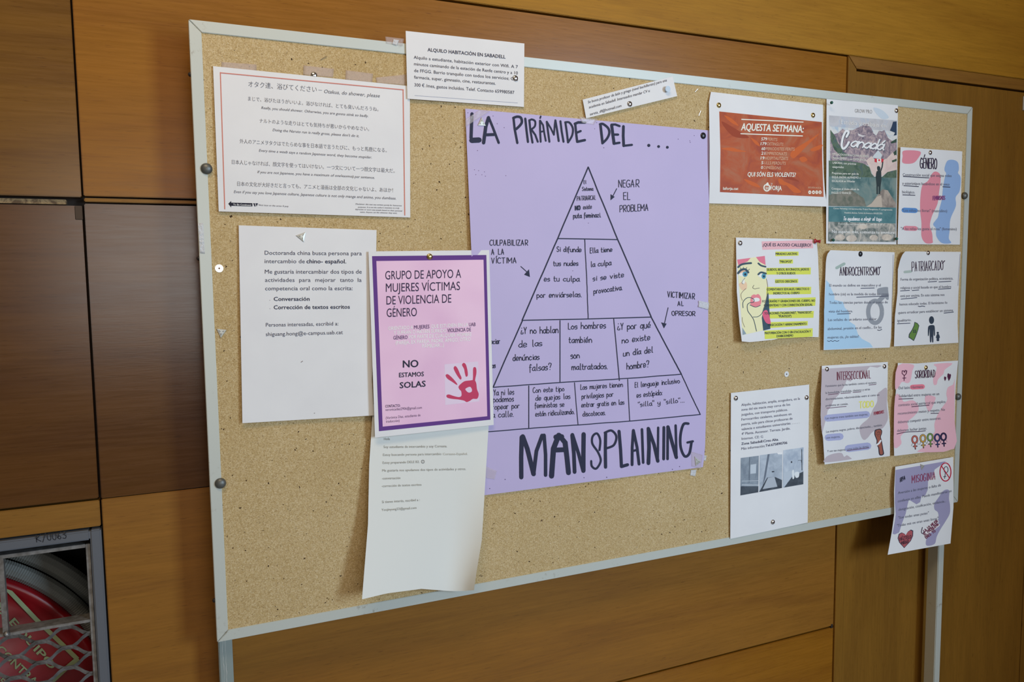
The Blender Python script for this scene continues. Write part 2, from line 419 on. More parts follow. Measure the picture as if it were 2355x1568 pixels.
def split_sharp(P):
    out = [[P[0]]]
    for i in range(1, len(P)):
        out[-1].append(P[i])
        if i < len(P)-1:
            d1 = np.array(P[i], float)-np.array(P[i-1], float); d2 = np.array(P[i+1], float)-np.array(P[i], float)
            l = np.hypot(*d1)*np.hypot(*d2)
            if l > 1e-12 and np.dot(d1, d2)/l < 0.25: out.append([P[i]])
    return out
def pens(plist, w, w1=None, cap=True):
    """several strokes, each lying a hair above the last so that crossings do not fight"""
    V = []; Fc = []; Z = []
    for k, q in enumerate(plist):
        v, f = ribbon(q, w, w1 if len(plist) == 1 else None, cap); o = len(V); V += v; Fc += [tuple(i+o for i in ff) for ff in f]; Z += [k % 10]*len(v)
    return V, Fc, Z
GL = {  # single-stroke pen alphabet: width | strokes of (x digit, height letter d=0 .. m=9), ~ = curved
'a':'4|~4h2i0g0e2d3e4g 4i4e5d','b':'4|0m0d ~0g2i4g4e2d0e','c':'4|~4h2i0g0e2d4e','d':'4|~4g2i0g0e2d4f 4m4d',
'e':'4|~0f4g3i1i0f1d4e','f':'3|~3l2m1k1b 0i3i','g':'4|~4h2i0g1e3e4g ~4i4c2a0b','h':'4|0m0d ~0g2i4g4d','i':'1|1i1d 1k1k',
'j':'2|~2i2b0a 2k2k','k':'4|0m0d 4i0f4d','l':'2|~1m1e2d','m':'6|0i0d ~0g2i3g3d ~3g5i6g6d','n':'4|0i0d ~0g2i4g4d',
'ñ':'4|0i0d ~0g2i4g4d ~0k1l3k4l','o':'4|~2i0g0e2d4e4g2i','p':'4|0i0a ~0g2i4g4e2d0e','q':'4|~4g2i0g0e2d4f 4i4a','r':'3|0i0d ~0g1i3i',
's':'3|~3h2i0h0g3f3e2d0d','t':'3|~1l1e2d3d 0i3i','u':'4|~0i0e1d3d4f 4i4d','v':'4|0i2d4i','w':'6|0i1d3h5d6i','x':'4|0i4d 4i0d',
'y':'4|~0i0f2e4g 4i4c2a0b','z':'4|0i4i0d4d','.':'1|0d0d',',':'1|1e0c',':':'1|0d0d 0h0h','?':'4|~0k1m4l3i2g 2d2d','¿':'3|1l1l ~1i0f0d3d3f','"':'2|0m0k 2m2k',
'A':'5|0d2m4d 1g4g','B':'4|0d0m ~0m3m4k3i0i ~0i4h4e3d0d','C':'4|~4l2m0j0f2d4e','D':'4|0m0d ~0m3l4i3e0d','E':'3|3m0m0d3d 0i3i','F':'3|3m0m0d 0i3i',
'G':'4|~4l2m0j0f2d4e4h 2h4h','H':'4|0m0d 4m4d 0i4i','I':'1|1m1d','J':'3|~3m3f2d0e','K':'4|0m0d 4m0h4d','L':'3|0m0d3d','M':'5|0d0m2g5m5d','N':'4|0d0m4d4m',
'O':'4|~2m0k0f2d4f4k2m','P':'4|0m0d ~0m3m4k3h0h','Q':'4|~2m0k0f2d4f4k2m 3f4c','R':'4|0m0d ~0m3m4k3h0h 1h4d','S':'4|~4l2m0k1i3h4f2d0e','T':'4|0m4m 2m2d',
'U':'4|~0m0f2d4f4m','V':'4|0m2d4m','X':'4|0m4d 4m0d','Y':'4|0m2h4m 2h2d','Z':'4|0m4m0d4d','/':'3|0c3n','0':'3|~2m0k0f2d3f3k2m','6':'3|~3m1j0f2d3f1h0f','3':'3|~0l2m3k1i3g2d0e','-':'3|0h3h'}
ACC = {'á':'a','é':'e','í':'i','ó':'o','ú':'u','Á':'A','É':'E','Í':'I','Ó':'O','Ú':'U'}
def pen(text, p0, p1, h, w, gap=1.7, space=3.2, smooth_n=4, jitter=0.25, shear=0.0):
    """hand lettering between two baseline points (picture px); h = capital height; w = pen width"""
    rnd = random.Random(text); x = 0; strokes = []
    for ch in text:
        if ch == ' ': x += space+gap; continue
        base = ACC.get(ch, ch)
        wd, body = GL[base].split('|'); wd = int(wd)
        for s in body.split(' '):
            sm = s.startswith('~'); s = s.lstrip('~')
            if base == 'i' and ch == 'í' and s == '1k1k': continue
            pts = [(x+int(s[i])+rnd.uniform(-jitter, jitter)*0.6, (ord(s[i+1])-100)+rnd.uniform(-jitter, jitter)) for i in range(0, len(s), 2)]
            if len(pts) == 2 and s[:2] == s[2:]: pts = pts[:1]
            strokes.append(smooth_pts(pts, False, smooth_n) if sm and len(pts) > 2 else pts)
        if ch in ACC:
            top = 6.2 if ch.islower() else 10.0
            strokes.append([(x+wd/2, top), (x+wd/2+1.3, top+2.2)])
        x += wd+gap
    tot = max(x-gap, 1)
    p0 = np.array(p0, float); p1 = np.array(p1, float); ux = (p1-p0)/tot; k = h/9.0
    hdir = np.array((0, -1.0)) if abs(p1[0]-p0[0]) > abs(p1[1]-p0[1])*1.5 else np.array((ux[1], -ux[0]))/np.hypot(*ux)
    Q = []
    for st in strokes:
        q = [p0+ux*(a[0]+shear*a[1])+hdir*k*a[1] for a in st]
        Q += split_sharp(q) if len(q) > 2 else [q]
    return pens(Q, w)

SHEETS = []
EACH = {'hand_lettered_title', 'script_lettering', 'printed_shape', 'printed_highlight', 'printed_flame', 'printed_icon', 'underline', 'handwriting', 'drawn_arrow', 'printed_heart', 'pen_mark'}
class Sheet:
    def __init__(s, name, label, cat, quad, base, mat, lift=None, L=None, R=None, T=None, B=None, group=None, nu=1, nv=1, fit=None):
        s.quad = quad; s.base = base; s.lift = lift
        s.H = homog([(0, 0), (1, 0), (1, 1), (0, 1)], quad); s.Hi = np.linalg.inv(s.H)
        s.L, s.R, s.T, s.B = L, R, T, B
        if lift or L or R or T or B: nu, nv = max(nu, 22), max(nv, 30)
        u, v = np.meshgrid(np.linspace(0, 1, nu+1), np.linspace(0, 1, nv+1))
        u = u.ravel(); v = v.ravel()
        px = s.warp(u, v)
        F_ = s.place(px, u, v, 0.0); Bk = s.place(px, u, v, -0.00018)
        V = np.vstack([F_, Bk]); n = len(F_); fc = []
        w = nu+1
        for j in range(nv):
            for i in range(nu):
                a = j*w+i; fc.append((a, a+w, a+w+1, a+1)); fc.append((n+a, n+a+1, n+a+w+1, n+a+w))
        rim = [i for i in range(w)]+[j*w+nu for j in range(1, nv+1)]+[nv*w+i for i in range(nu-1, -1, -1)]+[j*w for j in range(nv-1, 0, -1)]
        RV = [V[i] for i in rim]+[V[n+i] for i in rim]; m = len(V); V = np.vstack([V, RV]); r_ = len(rim)
        for k in range(r_):
            k2 = (k+1) % r_; fc.append((m+k, m+k2, m+r_+k2, m+r_+k))
        c = F_.mean(0)
        s.o = mk_obj(name, V, fc, mat, None, nu > 1, c); s.c = c
        tag(s.o, label, cat, group)
        s.layers = {}; s.jobs = []; s.cnt = 0; s.seq = 0
        xs = px[:, 0]; ys = px[:, 1]; s.bb = (xs.min(), xs.max(), ys.min(), ys.max())
        s.curved = nu > 1
        SHEETS.append(s)
    def warp(s, u, v):
        px = happly(s.H, np.stack([u, v], 1))
        px[:, 0] += (1-u)**3*interp(s.L, v)+u**3*interp(s.R, v)
        px[:, 1] += (1-v)**3*interp(s.T, u)+v**3*interp(s.B, u)
        return px
    def uv(s, px):
        q = np.asarray(px, float).copy()
        for _ in range(3):
            uv = happly(s.Hi, q); uv = np.clip(uv, -0.05, 1.05)
            w = s.warp(uv[:, 0], uv[:, 1]); q = q+(px-w)
        return np.clip(happly(s.Hi, q), 0, 1)
    def place(s, px, u, v, eps):
        d = s.base+eps
        if s.lift: d = d+s.lift(u, v)
        return at(px, -(d-0.002))      # base counts from the cork face (y = 0.002)
    def add(s, name, V, Fc, color, layer=3, grid=False, Z=None):
        V = np.asarray(V, float)[:, :2]; s.seq += 1
        zz = (s.seq % 7)*8e-6 if Z is None else np.array(Z)*6e-6
        if grid and s.curved:
            bm = bmesh.new(); vs = [bm.verts.new((a, b_, 0)) for a, b_ in V]
            for f in Fc:
                try: bm.faces.new([vs[i] for i in f])
                except ValueError: pass
            x0, y0 = V.min(0); x1, y1 = V.max(0); st = 11.0
            for k in range(1, int((x1-x0)/st)+1):
                bmesh.ops.bisect_plane(bm, geom=bm.verts[:]+bm.edges[:]+bm.faces[:], plane_co=(x0+k*st, 0, 0), plane_no=(1, 0, 0), dist=1e-4)
            for k in range(1, int((y1-y0)/st)+1):
                bmesh.ops.bisect_plane(bm, geom=bm.verts[:]+bm.edges[:]+bm.faces[:], plane_co=(0, y0+k*st, 0), plane_no=(0, 1, 0), dist=1e-4)
            bm.verts.index_update(); V = np.array([tuple(v.co)[:2] for v in bm.verts]); Fc = [tuple(v.index for v in f.verts) for f in bm.faces]; bm.free()
        u = s.uv(V) if s.curved else np.zeros((len(V), 2))
        P = s.place(V, u[:, 0], u[:, 1], 0.00012+0.00007*layer+zz)
        m = color if isinstance(color, bpy.types.Material) else ink(color)
        if name in EACH: s.cnt += 1; name = name+'#%d' % s.cnt
        L = s.layers.setdefault(name, dict(v=[], f=[], m=[], mi=[], n=0))
        if m not in L['m']: L['m'].append(m)
        mi = L['m'].index(m)
        L['v'].append(P); L['f'] += [tuple(i+L['n'] for i in f) for f in Fc]; L['mi'] += [mi]*len(Fc); L['n'] += len(V)
    def finish(s):
        for name, L in s.layers.items():
            name = name.split('#')[0]
            V = np.vstack(L['v'])-s.c
            me = bpy.data.meshes.new(name); me.from_pydata(V.tolist(), [], L['f']); 
            for m in L['m']: me.materials.append(m)
            me.polygons.foreach_set('material_index', L['mi']); me.update()
            o = bpy.data.objects.new(name, me); col.objects.link(o); o.parent = s.o
            if name == 'pin_hole': o['kind'] = 'stuff'

class Pg:
    """prints on a sheet, given in the coordinates of an enlarged detail: origin and scale"""
    def __init__(s, sheet, ox, oy, k): s.s, s.o, s.k = sheet, np.array((ox, oy), float), k
    def p(s, pts): return [tuple(s.o+np.array(q, float)/s.k) for q in pts]
    def poly(s, name, pts, color, layer=1, smooth=False, grid=True):
        P = s.p(pts)
        if smooth: P = [tuple(q) for q in smooth_pts(P, True, 5)]
        tri = tessellate_polygon([[Vector((a, b_, 0)) for a, b_ in P]])
        s.s.add(name, P, [tuple(t) for t in tri], color, layer, grid)
    def blob(s, name, pts, color, layer=1): s.poly(name, pts, color, layer, True)
    def line(s, name, pts, w, color, layer=4, smooth=False, w1=None, cap=True):
        P = s.p(pts)
        if smooth: P = smooth_pts(P, False, 7)
        elif len(P) == 2 and s.s.curved:
            a, b_ = np.array(P[0]), np.array(P[1]); n = max(1, int(np.hypot(*(b_-a))/12)); P = [a+(b_-a)*i/n for i in range(n+1)]
        V, Fc, Z = pens(split_sharp(P) if not smooth and cap else [P], w/s.k, None if w1 is None else w1/s.k, cap); s.seq = getattr(s, 'seq', 0)+3; s.s.add(name, V, Fc, color, layer, Z=[(z+s.seq) % 10 for z in Z])
    def ring(s, name, c, rx_, ry, w, color, layer=3, a0=0, a1=360):
        n = 28; full = a1-a0 >= 360
        P = [(c[0]+rx_*math.cos(math.radians(a0+(a1-a0)*i/n)), c[1]+ry*math.sin(math.radians(a0+(a1-a0)*i/n))) for i in range(n+1)]
        s.line(name, P, w, color, layer, cap=not full)
    def disc(s, name, c, rx_, ry, color, layer=3):
        s.poly(name, [(c[0]+rx_*math.cos(i*math.pi/10), c[1]+ry*math.sin(i*math.pi/10)) for i in range(20)], color, layer)
    def hand(s, text, x0, y0, x1, y1, h, w, color, name='handwriting', layer=5, **kw):
        q = s.p([(x0, y0), (x1, y1)])
        V, Fc, Z = pen(text, q[0], q[1], h/s.k, w/s.k, **kw); s.s.add(name, V, Fc, color, layer, Z=Z)
    def text(s, text, x0, y0, x1, y1, h, color, bold=0.0, italic=0.0, name='printed_text', layer=5):
        q = s.p([(x0, y0), (x1, y1)])
        if name == 'printed_text':
            last = getattr(s, 'last', None); dist = 9e9 if last is None else min(abs(y0-last[1]), 9e9)
            if last is None or dist > 2.6*h or (dist < 0.4*h and abs(x0-last[0]) > 4*h): s.s.cnt += 1; s.para = s.s.cnt
            s.last = (x1, (y0+y1)/2 if abs(y1-y0) > h else y0); name = 'printed_text#%d' % s.para
        s.s.jobs.append((text, q[0], q[1], h/s.k, color, bold, italic, name, layer))

def run_text_jobs():
    tmp = []
    for s in SHEETS:
        for j in s.jobs:
            cu = bpy.data.curves.new('t', 'FONT'); cu.body = j[0]; cu.size = 1.0; cu.offset = min(0, max(j[5], -0.4))*0.018
            cu.resolution_u = 2 if j[3] < 14 else 4; cu.shear = 0; cu.fill_mode = 'FRONT'
            o = bpy.data.objects.new('t', cu); col.objects.link(o); tmp.append((s, j, o))
    bpy.context.view_layer.update()
    dg = bpy.context.evaluated_depsgraph_get()
    for s, j, o in tmp:
        me = bpy.data.meshes.new_from_object(o.evaluated_get(dg))
        n = len(me.vertices)
        if n:
            V = np.zeros(n*3); me.vertices.foreach_get('co', V); V = V.reshape(-1, 3)[:, :2]
            Fc = [tuple(p.vertices) for p in me.polygons]
            text, p0, p1, h, color, bold, italic, name, layer = j
            x0, x1 = V[:, 0].min(), V[:, 0].max()
            p0 = np.array(p0); p1 = np.array(p1); ux = (p1-p0)/max(x1-x0, 1e-6)
            L = np.hypot(*ux)
            hd = np.array((0, -1.0)) if abs(p1[0]-p0[0]) > abs(p1[1]-p0[1])*1.5 else np.array((ux[1], -ux[0]))/L
            k = h/0.715
            P = p0+(V[:, 0:1]-x0)*ux+V[:, 1:2]*(hd*k+np.array((italic*h*0.36, 0)))
            if bold >= 0.8:          # heavier face: the letters doubled a stroke's breadth apart
                d = bold*0.0125; nv = len(P); e = ux/L
                cop = [P+e*k*d*dxs+hd*k*0 for dxs in (-1, 0, 1)]
                cop += [P+hd*k*d*0.7, P-hd*k*d*0.7]
                P = np.vstack(cop); Z = np.repeat(np.arange(5)*2, nv); Fc = [tuple(i+c_*nv for i in f) for c_ in range(5) for f in Fc]
                s.add(name, P, Fc, color, layer, Z=Z)
            else: s.add(name, P, Fc, color, layer)
        bpy.data.meshes.remove(me); cu = o.data; bpy.data.objects.remove(o); bpy.data.curves.remove(cu)
    for s in SHEETS: s.finish()
# ================================================================== the papers
K = (58, 60, 82)      # grey-black toner in soft light
KD = (38, 40, 62)
# ---- landscape sheet with the Japanese lines
S = Sheet('paper_notice', 'landscape white sheet with red border and Japanese and English lines, top left of board', 'notice',
          [(490, 152), (942.5, 198), (943.5, 500), (503, 486)], 0.0012, paper_m, lift=lambda u, v: 0.0010+0.004*(1-u)*(0.3+v*(1-v))+0.001*v)
p = Pg(S, 400, 20, 3.1357)
RB = (186, 116, 110)
p.line('printed_border', [(335, 462), (1655, 585)], 7, RB); p.line('printed_border', [(335, 460), (367, 1443)], 7, RB); p.line('printed_border', [(1653, 585), (1665, 1488)], 7, RB)
G1 = (96, 98, 116)
for t, x0, y0, x1, y1, h, it in [
    ('オタク達、浴びてください', 537, 560, 1030, 600, 34, 0), ('— ', 1042, 598, 1068, 600, 34, 0), ('Otakus, do shower, please', 1080, 607, 1483, 640, 26, 1),
    ('まじで、浴びたほうがいいよ。浴びなければ、とても臭いんだろうね。', 535, 660, 1475, 738, 25, 0),
    ('Really, you should shower. Otherwise, you are gonna stink so badly.', 630, 722, 1402, 782, 19, 1),
    ('ナルトのような走りはとても気持ちが悪いからやめなさい。', 618, 820, 1408, 880, 25, 0),
    ("Doing the Naruto run is really gross, please don't do it.", 712, 882, 1335, 926, 19, 1),
    ('外人のアニメヲタクはでたらめな事を日本語で言うたびに、もっと馬鹿になる。', 475, 968, 1535, 1034, 26, 0),
    ('Every time a weeb says a random Japanese word, they become stupider.', 613, 1030, 1427, 1080, 19, 1),
    ('日本人じゃなければ、顔文字を使ってはいけない。一つ文について一つ顔文字は最大だ。', 418, 1118, 1592, 1182, 26, 0),
    ('If you are not Japanese, you have a maximum of one', 602, 1185, 1202, 1213, 19, 1), ('kaomoji', 1209, 1213, 1297, 1218, 19, 0), ('per sentence.', 1304, 1219, 1447, 1226, 19, 1),
    ('日本の文化が大好きだと言っても、アニメと漫画は全部の文化じゃないよ、あほか！', 457, 1275, 1580, 1322, 26, 0),
    ('Even if you say you love Japanese culture, Japanese culture is not only manga and anime, you dumbass.', 432, 1328, 1602, 1376, 20, 1),
    ('Next issue on this series: K-pop', 610, 1420, 825, 1430, 12, 1),
    ('Disclaimer: this text was written purely for humorous', 1310, 1412, 1642, 1424, 10, 1), ("purposes. It is not the author's intention to truly", 1328, 1434, 1625, 1442, 10, 1),
    ('deprecate or scorn any people based on their personal', 1307, 1450, 1645, 1462, 10, 1), ('tastes. Anyone can like whatever they want.', 1342, 1470, 1610, 1478, 10, 1)]:
    p.text(t, x0, y0, x1, y1, h, (98, 100, 116) if h > 24 else G1 if h > 11 else K, -0.5 if h > 24 and not it else 0.1, it)
p.poly('printed_arrow', [(392, 1406), (413, 1386), (413, 1398), (566, 1402), (566, 1425), (413, 1421), (413, 1433)], (28, 28, 46), 2)
p.text('To Be Continued', 428, 1417, 556, 1421, 12, (225, 228, 238), 0.8)
p.poly('printed_arrow', [(572, 1402), (583, 1402), (590, 1425), (580, 1425)], KD, 2); p.poly('printed_arrow', [(588, 1402), (607, 1403), (596, 1426)], KD, 2)

# ---- rented room slip across the top rail
S = Sheet('paper_slip', 'white slip headed ALQUILO HABITACIÓN EN SABADELL, overlapping the top rail of the board', 'notice',
          [(933, 71), (1206, 100), (1205, 246), (937, 227)], 0.0030, paper_m, lift=lambda u, v: 0.0004+0.002*(1-u)**2)
p = Pg(S, 900, 50, 3.0987)
for t, x0, y0, x1, y1, h, b_ in [('ALQUILO HABITACIÓN EN SABADELL', 259, 210, 813, 262, 25, 1.3), ('Alquilo a estudiante, habitación exterior con Wifi. A 7', 160, 263, 902, 332, 23, 0.2),
    ('minutos caminando de la estación de Renfe centro y a 10', 162, 310, 902, 376, 23, 0.2), ('de FFGG. Barrio tranquilo con todos los servicios; Caf,', 163, 357, 902, 419, 23, 0.2),
    ('farmacia, super, gimnasio, cine, restaurantes.', 163, 404, 744, 449, 23, 0.2), ('300 € /mes, gastos incluidos. Telef. Contacto 659980587', 165, 460, 877, 515, 24, 0.3)]:
    p.text(t, x0, y0, x1, y1, h, K, b_)
p.line('printed_rule', [(167, 525), (900, 578)], 2, (130, 135, 165))

# ---- torn strip for the Latin teacher
S = Sheet('paper_strip', 'small tilted white strip seeking a Latin and Greek teacher, above the lilac poster', 'notice',
          [(1340, 229), (1547, 175.5), (1557.5, 221), (1348, 272)], 0.0032, paper_m, nu=4, nv=4, lift=lambda u, v: 0.0003+0.0015*(1-u)*v)
p = Pg(S, 900, 50, 3.0987)
p.text('Se busca profesor de latín y griego (nivel bachillerato) para una', 1402, 582, 1964, 424, 20, K, 0.2)
p.text('academia en Sabadell. Interesados mandar CV a:', 1409, 618, 1845, 498, 20, K, 0.2)
p.text('sareta_df@hotmail.com', 1416, 668, 1640, 606, 20, K, 0.2)

# ---- doctoral student notice
S = Sheet('paper_notice', 'white sheet headed Doctoranda china busca persona, left of the purple framed flyer', 'notice',
          [(549, 518), (866, 529), (860, 955), (557.5, 973)], 0.0018, paper_m, lift=lambda u, v: 0.0006+0.0045*(1-u)**1.5*(0.4+0.6*v)+0.006*v**3*u**2,
          R=[(0, 0), (0.4, 0), (0.8, -6), (1, 0)])
p = Pg(S, 520, 500, 3.0156)
for t, x0, y0, x1, y1, h, b_ in [('Doctoranda china busca persona para', 268, 258, 941, 262, 29, 0.2), ('intercambio de', 268, 316, 546, 317, 29, 0.2), ('chino- español.', 558, 317, 833, 318, 29, 1.4),
    ('Me gustaría intercambiar dos tipos de', 269, 389, 941, 389, 29, 0.2), ('actividades', 270, 446, 475, 446, 28, 0.2), ('para', 507, 446, 586, 446, 28, 0.2), ('mejorar', 619, 446, 760, 446, 28, 0.2), ('tanto', 790, 446, 883, 446, 28, 0.2), ('la', 913, 446, 940, 446, 28, 0.2),
    ('competencia oral como la escrita:', 271, 505, 878, 504, 29, 0.2), ('Conversación', 331, 578, 579, 577, 28, 1.4), ('Corrección de textos escritos', 331, 636, 858, 632, 28, 1.4),
    ('Personas interesadas, escribid a:', 276, 757, 779, 748, 27, 0.2), ('shiguang.hong@e-campus.uab.cat', 276, 822, 810, 808, 27, 0.2), ('.', 302, 576, 305, 576, 26, 0), ('.', 303, 634, 306, 634, 26, 0)]:
    p.text(t, x0, y0, x1, y1, h, (70, 72, 96) if b_ < 1 else (44, 46, 72), b_)
p.line('pen_mark', [(520, 1003), (531, 996)], 4, (120, 110, 110)); p.line('pen_mark', [(611, 1357), (615, 1356)], 4, (120, 110, 110))

# ---- lilac poster
S = Sheet('lilac_poster', 'large lilac hand-lettered poster headed LA PIRÁMIDE DEL with a marker pyramid above MANSPLAINING', 'poster',
          [(1070, 249.5), (1632, 300), (1616.5, 1074), (1111, 1139)], 0.0012, lilac_m,
          lift=lambda u, v: 0.0016+0.0016*np.sin(u*9)*0.35+0.0045*(1-u)**3*np.exp(-((v-0.35)/0.35)**2)-0.0014*np.exp(-((u-0.47)/0.02)**2-(v/0.04)**2)
          +0.0022*np.exp(-((u-0.52)/0.05)**2-((v-1)/0.05)**2), L=[(0, 0), (0.3, -1), (1, 0)], R=[(0, 0), (0.3, 3), (0.6, 6), (0.95, 4), (1, 0)])
M1 = (38, 42, 68)
q3 = Pg(S, 1060, 240, 8.411); q4 = Pg(S, 1340, 260, 7.85); c5 = Pg(S, 1050, 340, 3.7328); c6 = Pg(S, 1050, 720, 3.5639)
def strokes(pg, lst, name):
    for it in lst:
        w, pts = it[0]*1.18, it[1]; pg.line(name, pts, w, M1, 4, smooth=len(it) > 2 and it[2] == 's')
strokes(q3, name='marker_title#1', lst=[(54, [(215, 182), (208, 330), (197, 650)]), (88, [(212, 695), (352, 688)]), (56, [(535, 255), (482, 430), (440, 742)]), (40, [(540, 255), (620, 450), (732, 742)]), (50, [(500, 588), (640, 582)])])
strokes(q3, name='marker_title#3', lst=[(38, [(1018, 262), (1040, 470), (1093, 745)]), (42, [(1015, 262), (1090, 237), (1160, 257), (1180, 340), (1140, 410), (1068, 478)], 's'), (37, [(1246, 275), (1270, 500), (1298, 725)]),
    (34, [(1325, 305), (1345, 500), (1386, 738)]), (32, [(1322, 318), (1370, 290), (1435, 325), (1432, 420), (1368, 480)], 's'), (32, [(1370, 492), (1440, 590), (1488, 722)]),
    (32, [(1530, 315), (1533, 510), (1544, 722)]), (29, [(1533, 312), (1590, 400), (1615, 560), (1643, 705)]), (28, [(1542, 530), (1606, 517)]), (26, [(1545, 230), (1534, 265)]),
    (33, [(1662, 335), (1685, 520), (1713, 722)]), (28, [(1662, 332), (1740, 460), (1800, 588)]), (28, [(1800, 588), (1815, 400), (1827, 305)]), (34, [(1828, 308), (1862, 500), (1893, 708)]),
    (34, [(1926, 325), (1950, 520), (1986, 722)]), (34, [(2022, 348), (2050, 540), (2073, 735)]), (33, [(2018, 345), (2100, 352), (2165, 460), (2152, 600), (2075, 735)], 's'),
    (38, [(2212, 372), (2228, 540), (2250, 722)]), (42, [(2205, 375), (2270, 348), (2405, 350)]), (36, [(2238, 548), (2318, 515)]), (42, [(2252, 722), (2330, 705), (2398, 690)])])
strokes(q4, name='marker_title#2', lst=[(40, [(322, 205), (340, 370), (360, 535)]), (36, [(315, 200), (370, 197), (460, 270), (482, 360), (440, 460), (358, 545)], 's'), (46, [(525, 218), (545, 380), (568, 548)]), (34, [(520, 208), (590, 205), (668, 235)]),
    (36, [(560, 387), (640, 388)]), (36, [(562, 552), (665, 535)]), (42, [(737, 240), (733, 410), (742, 590)]), (34, [(742, 590), (890, 573)])])
strokes(q4, name='marker_dots', lst=[(40, [(1195, 583)]), (36, [(1372, 603)]), (36, [(1530, 617)])])
strokes(c6, name='marker_word', lst=[(30, [(535, 1016), (530, 1180), (531, 1345)]), (32, [(543, 1010), (580, 1110), (632, 1318)]), (26, [(632, 1318), (655, 1130), (702, 1002)]), (24, [(718, 1000), (730, 1160), (730, 1328)]),
    (36, [(838, 1000), (795, 1110), (779, 1335)]), (34, [(840, 1000), (890, 1060), (905, 1180), (918, 1308)]), (34, [(800, 1122), (895, 1118)]), (36, [(815, 1015), (862, 1012)]), (26, [(948, 1000), (962, 1150), (968, 1302)]),
    (24, [(950, 995), (1000, 1150), (1038, 1295)]), (30, [(1042, 992), (1040, 1150), (1040, 1292)]),
    (15, [(1172, 1122), (1178, 1040), (1152, 986), (1116, 1010), (1114, 1070), (1160, 1140), (1182, 1210), (1146, 1273), (1110, 1255), (1104, 1212)], 's'),
    (22, [(1222, 985), (1220, 1120), (1222, 1262)]), (16, [(1215, 980), (1270, 962), (1310, 1010), (1290, 1080), (1228, 1108)], 's'), (22, [(1332, 968), (1345, 1120), (1352, 1255)]), (22, [(1352, 1257), (1402, 1242)]),
    (20, [(1449, 962), (1440, 1100), (1439, 1242)]), (20, [(1450, 960), (1480, 1100), (1496, 1237)]), (16, [(1442, 1130), (1482, 1120)]), (18, [(1520, 952), (1525, 1090), (1530, 1225)]),
    (26, [(1574, 950), (1578, 1100), (1573, 1230)]), (24, [(1572, 945), (1620, 1080), (1650, 1212)]), (16, [(1653, 938), (1650, 1215)]), (20, [(1700, 936), (1698, 1195)]), (18, [(1731, 932), (1730, 1195)]),
    (24, [(1733, 932), (1770, 1070), (1802, 1182)]), (17, [(1796, 920), (1803, 1185)]), (18, [(1900, 905), (1860, 912), (1836, 1000), (1838, 1100), (1870, 1172), (1908, 1150), (1926, 1058)], 's'), (16, [(1893, 1060), (1937, 1050)])])
for pts, w in [([(1130, 165), (868, 778), (563, 1480)], 11), ([(1130, 165), (1383, 785), (1672, 1452)], 11), ([(868, 778), (1120, 782), (1383, 787)], 9), ([(563, 1480), (1130, 1468), (1672, 1452)], 9), ([(1100, 785), (1118, 1130), (1130, 1465)], 8)]:
    P = []
    for a, b_ in zip(pts, pts[1:]):
        P += [(a[0]+(b_[0]-a[0])*i/10+random.uniform(-1, 1), a[1]+(b_[1]-a[1])*i/10) for i in range(10)]
    c5.line('drawn_pyramid', P+[pts[-1]], w, M1, 3)
for pts, w in [([(540, 62), (420, 332), (300, 607)], 10), ([(1597, 35), (1720, 270), (1843, 500)], 10), ([(1843, 500), (1920, 668), (1998, 830)], 8), ([(300, 607), (850, 568), (1400, 535), (1843, 500)], 8), ([(240, 973), (590, 945), (1000, 915), (1420, 885), (1998, 830)], 8),
               ([(848, 62), (848, 310), (848, 562)], 8), ([(1288, 45), (1312, 300), (1335, 552)], 8), ([(592, 597), (592, 945)], 8), ([(967, 570), (980, 740), (996, 915)], 7), ([(1403, 542), (1410, 710), (1420, 885)], 7)]:
    P = []
    for a, b_ in zip(pts, pts[1:]):
        P += [(a[0]+(b_[0]-a[0])*i/9, a[1]+(b_[1]-a[1])*i/9+random.uniform(-1, 1)) for i in range(9)]
    c6.line('drawn_pyramid', P+[pts[-1]], w, M1, 3)
for st, tri in [([(1375, 350), (1345, 408)], [(1322, 397), (1358, 420), (1322, 450)]), ([(552, 1018), (608, 1068)], [(622, 1042), (580, 1088), (630, 1108)]), ([(1816, 1372), (1786, 1503)], [(1756, 1497), (1804, 1509), (1780, 1549)])]:
    c5.line('drawn_arrow', st, 7, M1, 3); c5.poly('drawn_arrow', tri, M1, 3)
for a in [('El', 1093, 308, 1113, 306, 28), ('Sistema', 1080, 368, 1172, 365, 33), ('PATRIARCAL', 1035, 453, 1195, 443, 36), ('existe', 1088, 527, 1160, 520, 38), ('puta feminazi.', 1003, 602, 1240, 594, 42),
    ('NEGAR', 1392, 338, 1568, 335, 62), ('EL', 1434, 445, 1490, 445, 62), ('PROBLEMA', 1402, 550, 1648, 536, 55), ('CULPABILIZAR', 287, 836, 612, 836, 46), ('A LA', 300, 916, 410, 913, 46), ('VÍCTIMA', 300, 990, 517, 988, 46),
    ('VICTIMIZAR', 1812, 1280, 2045, 1298, 48), ('AL', 1900, 1355, 1948, 1355, 38), ('OPRESOR', 1850, 1438, 2048, 1442, 38),
    ('Si difunde', 862, 890, 1070, 893, 44), ('tus nudes', 832, 1012, 1043, 1010, 44), ('es tu culpa', 752, 1144, 1053, 1145, 46), ('por enviárselas.', 690, 1285, 1075, 1278, 46), ('Ella tiene', 1148, 903, 1335, 890, 44),
    ('la culpa', 1153, 1022, 1327, 1005, 46), ('si se viste', 1173, 1142, 1435, 1108, 46), ('provocativa.', 1178, 1252, 1425, 1218, 46)]:
    c5.hand(*a, 6.0 if a[0] not in ('El', 'Sistema', 'PATRIARCAL', 'existe') else 4.5, M1)
c5.hand('NO', 1020, 534, 1060, 530, 34, 10, M1)
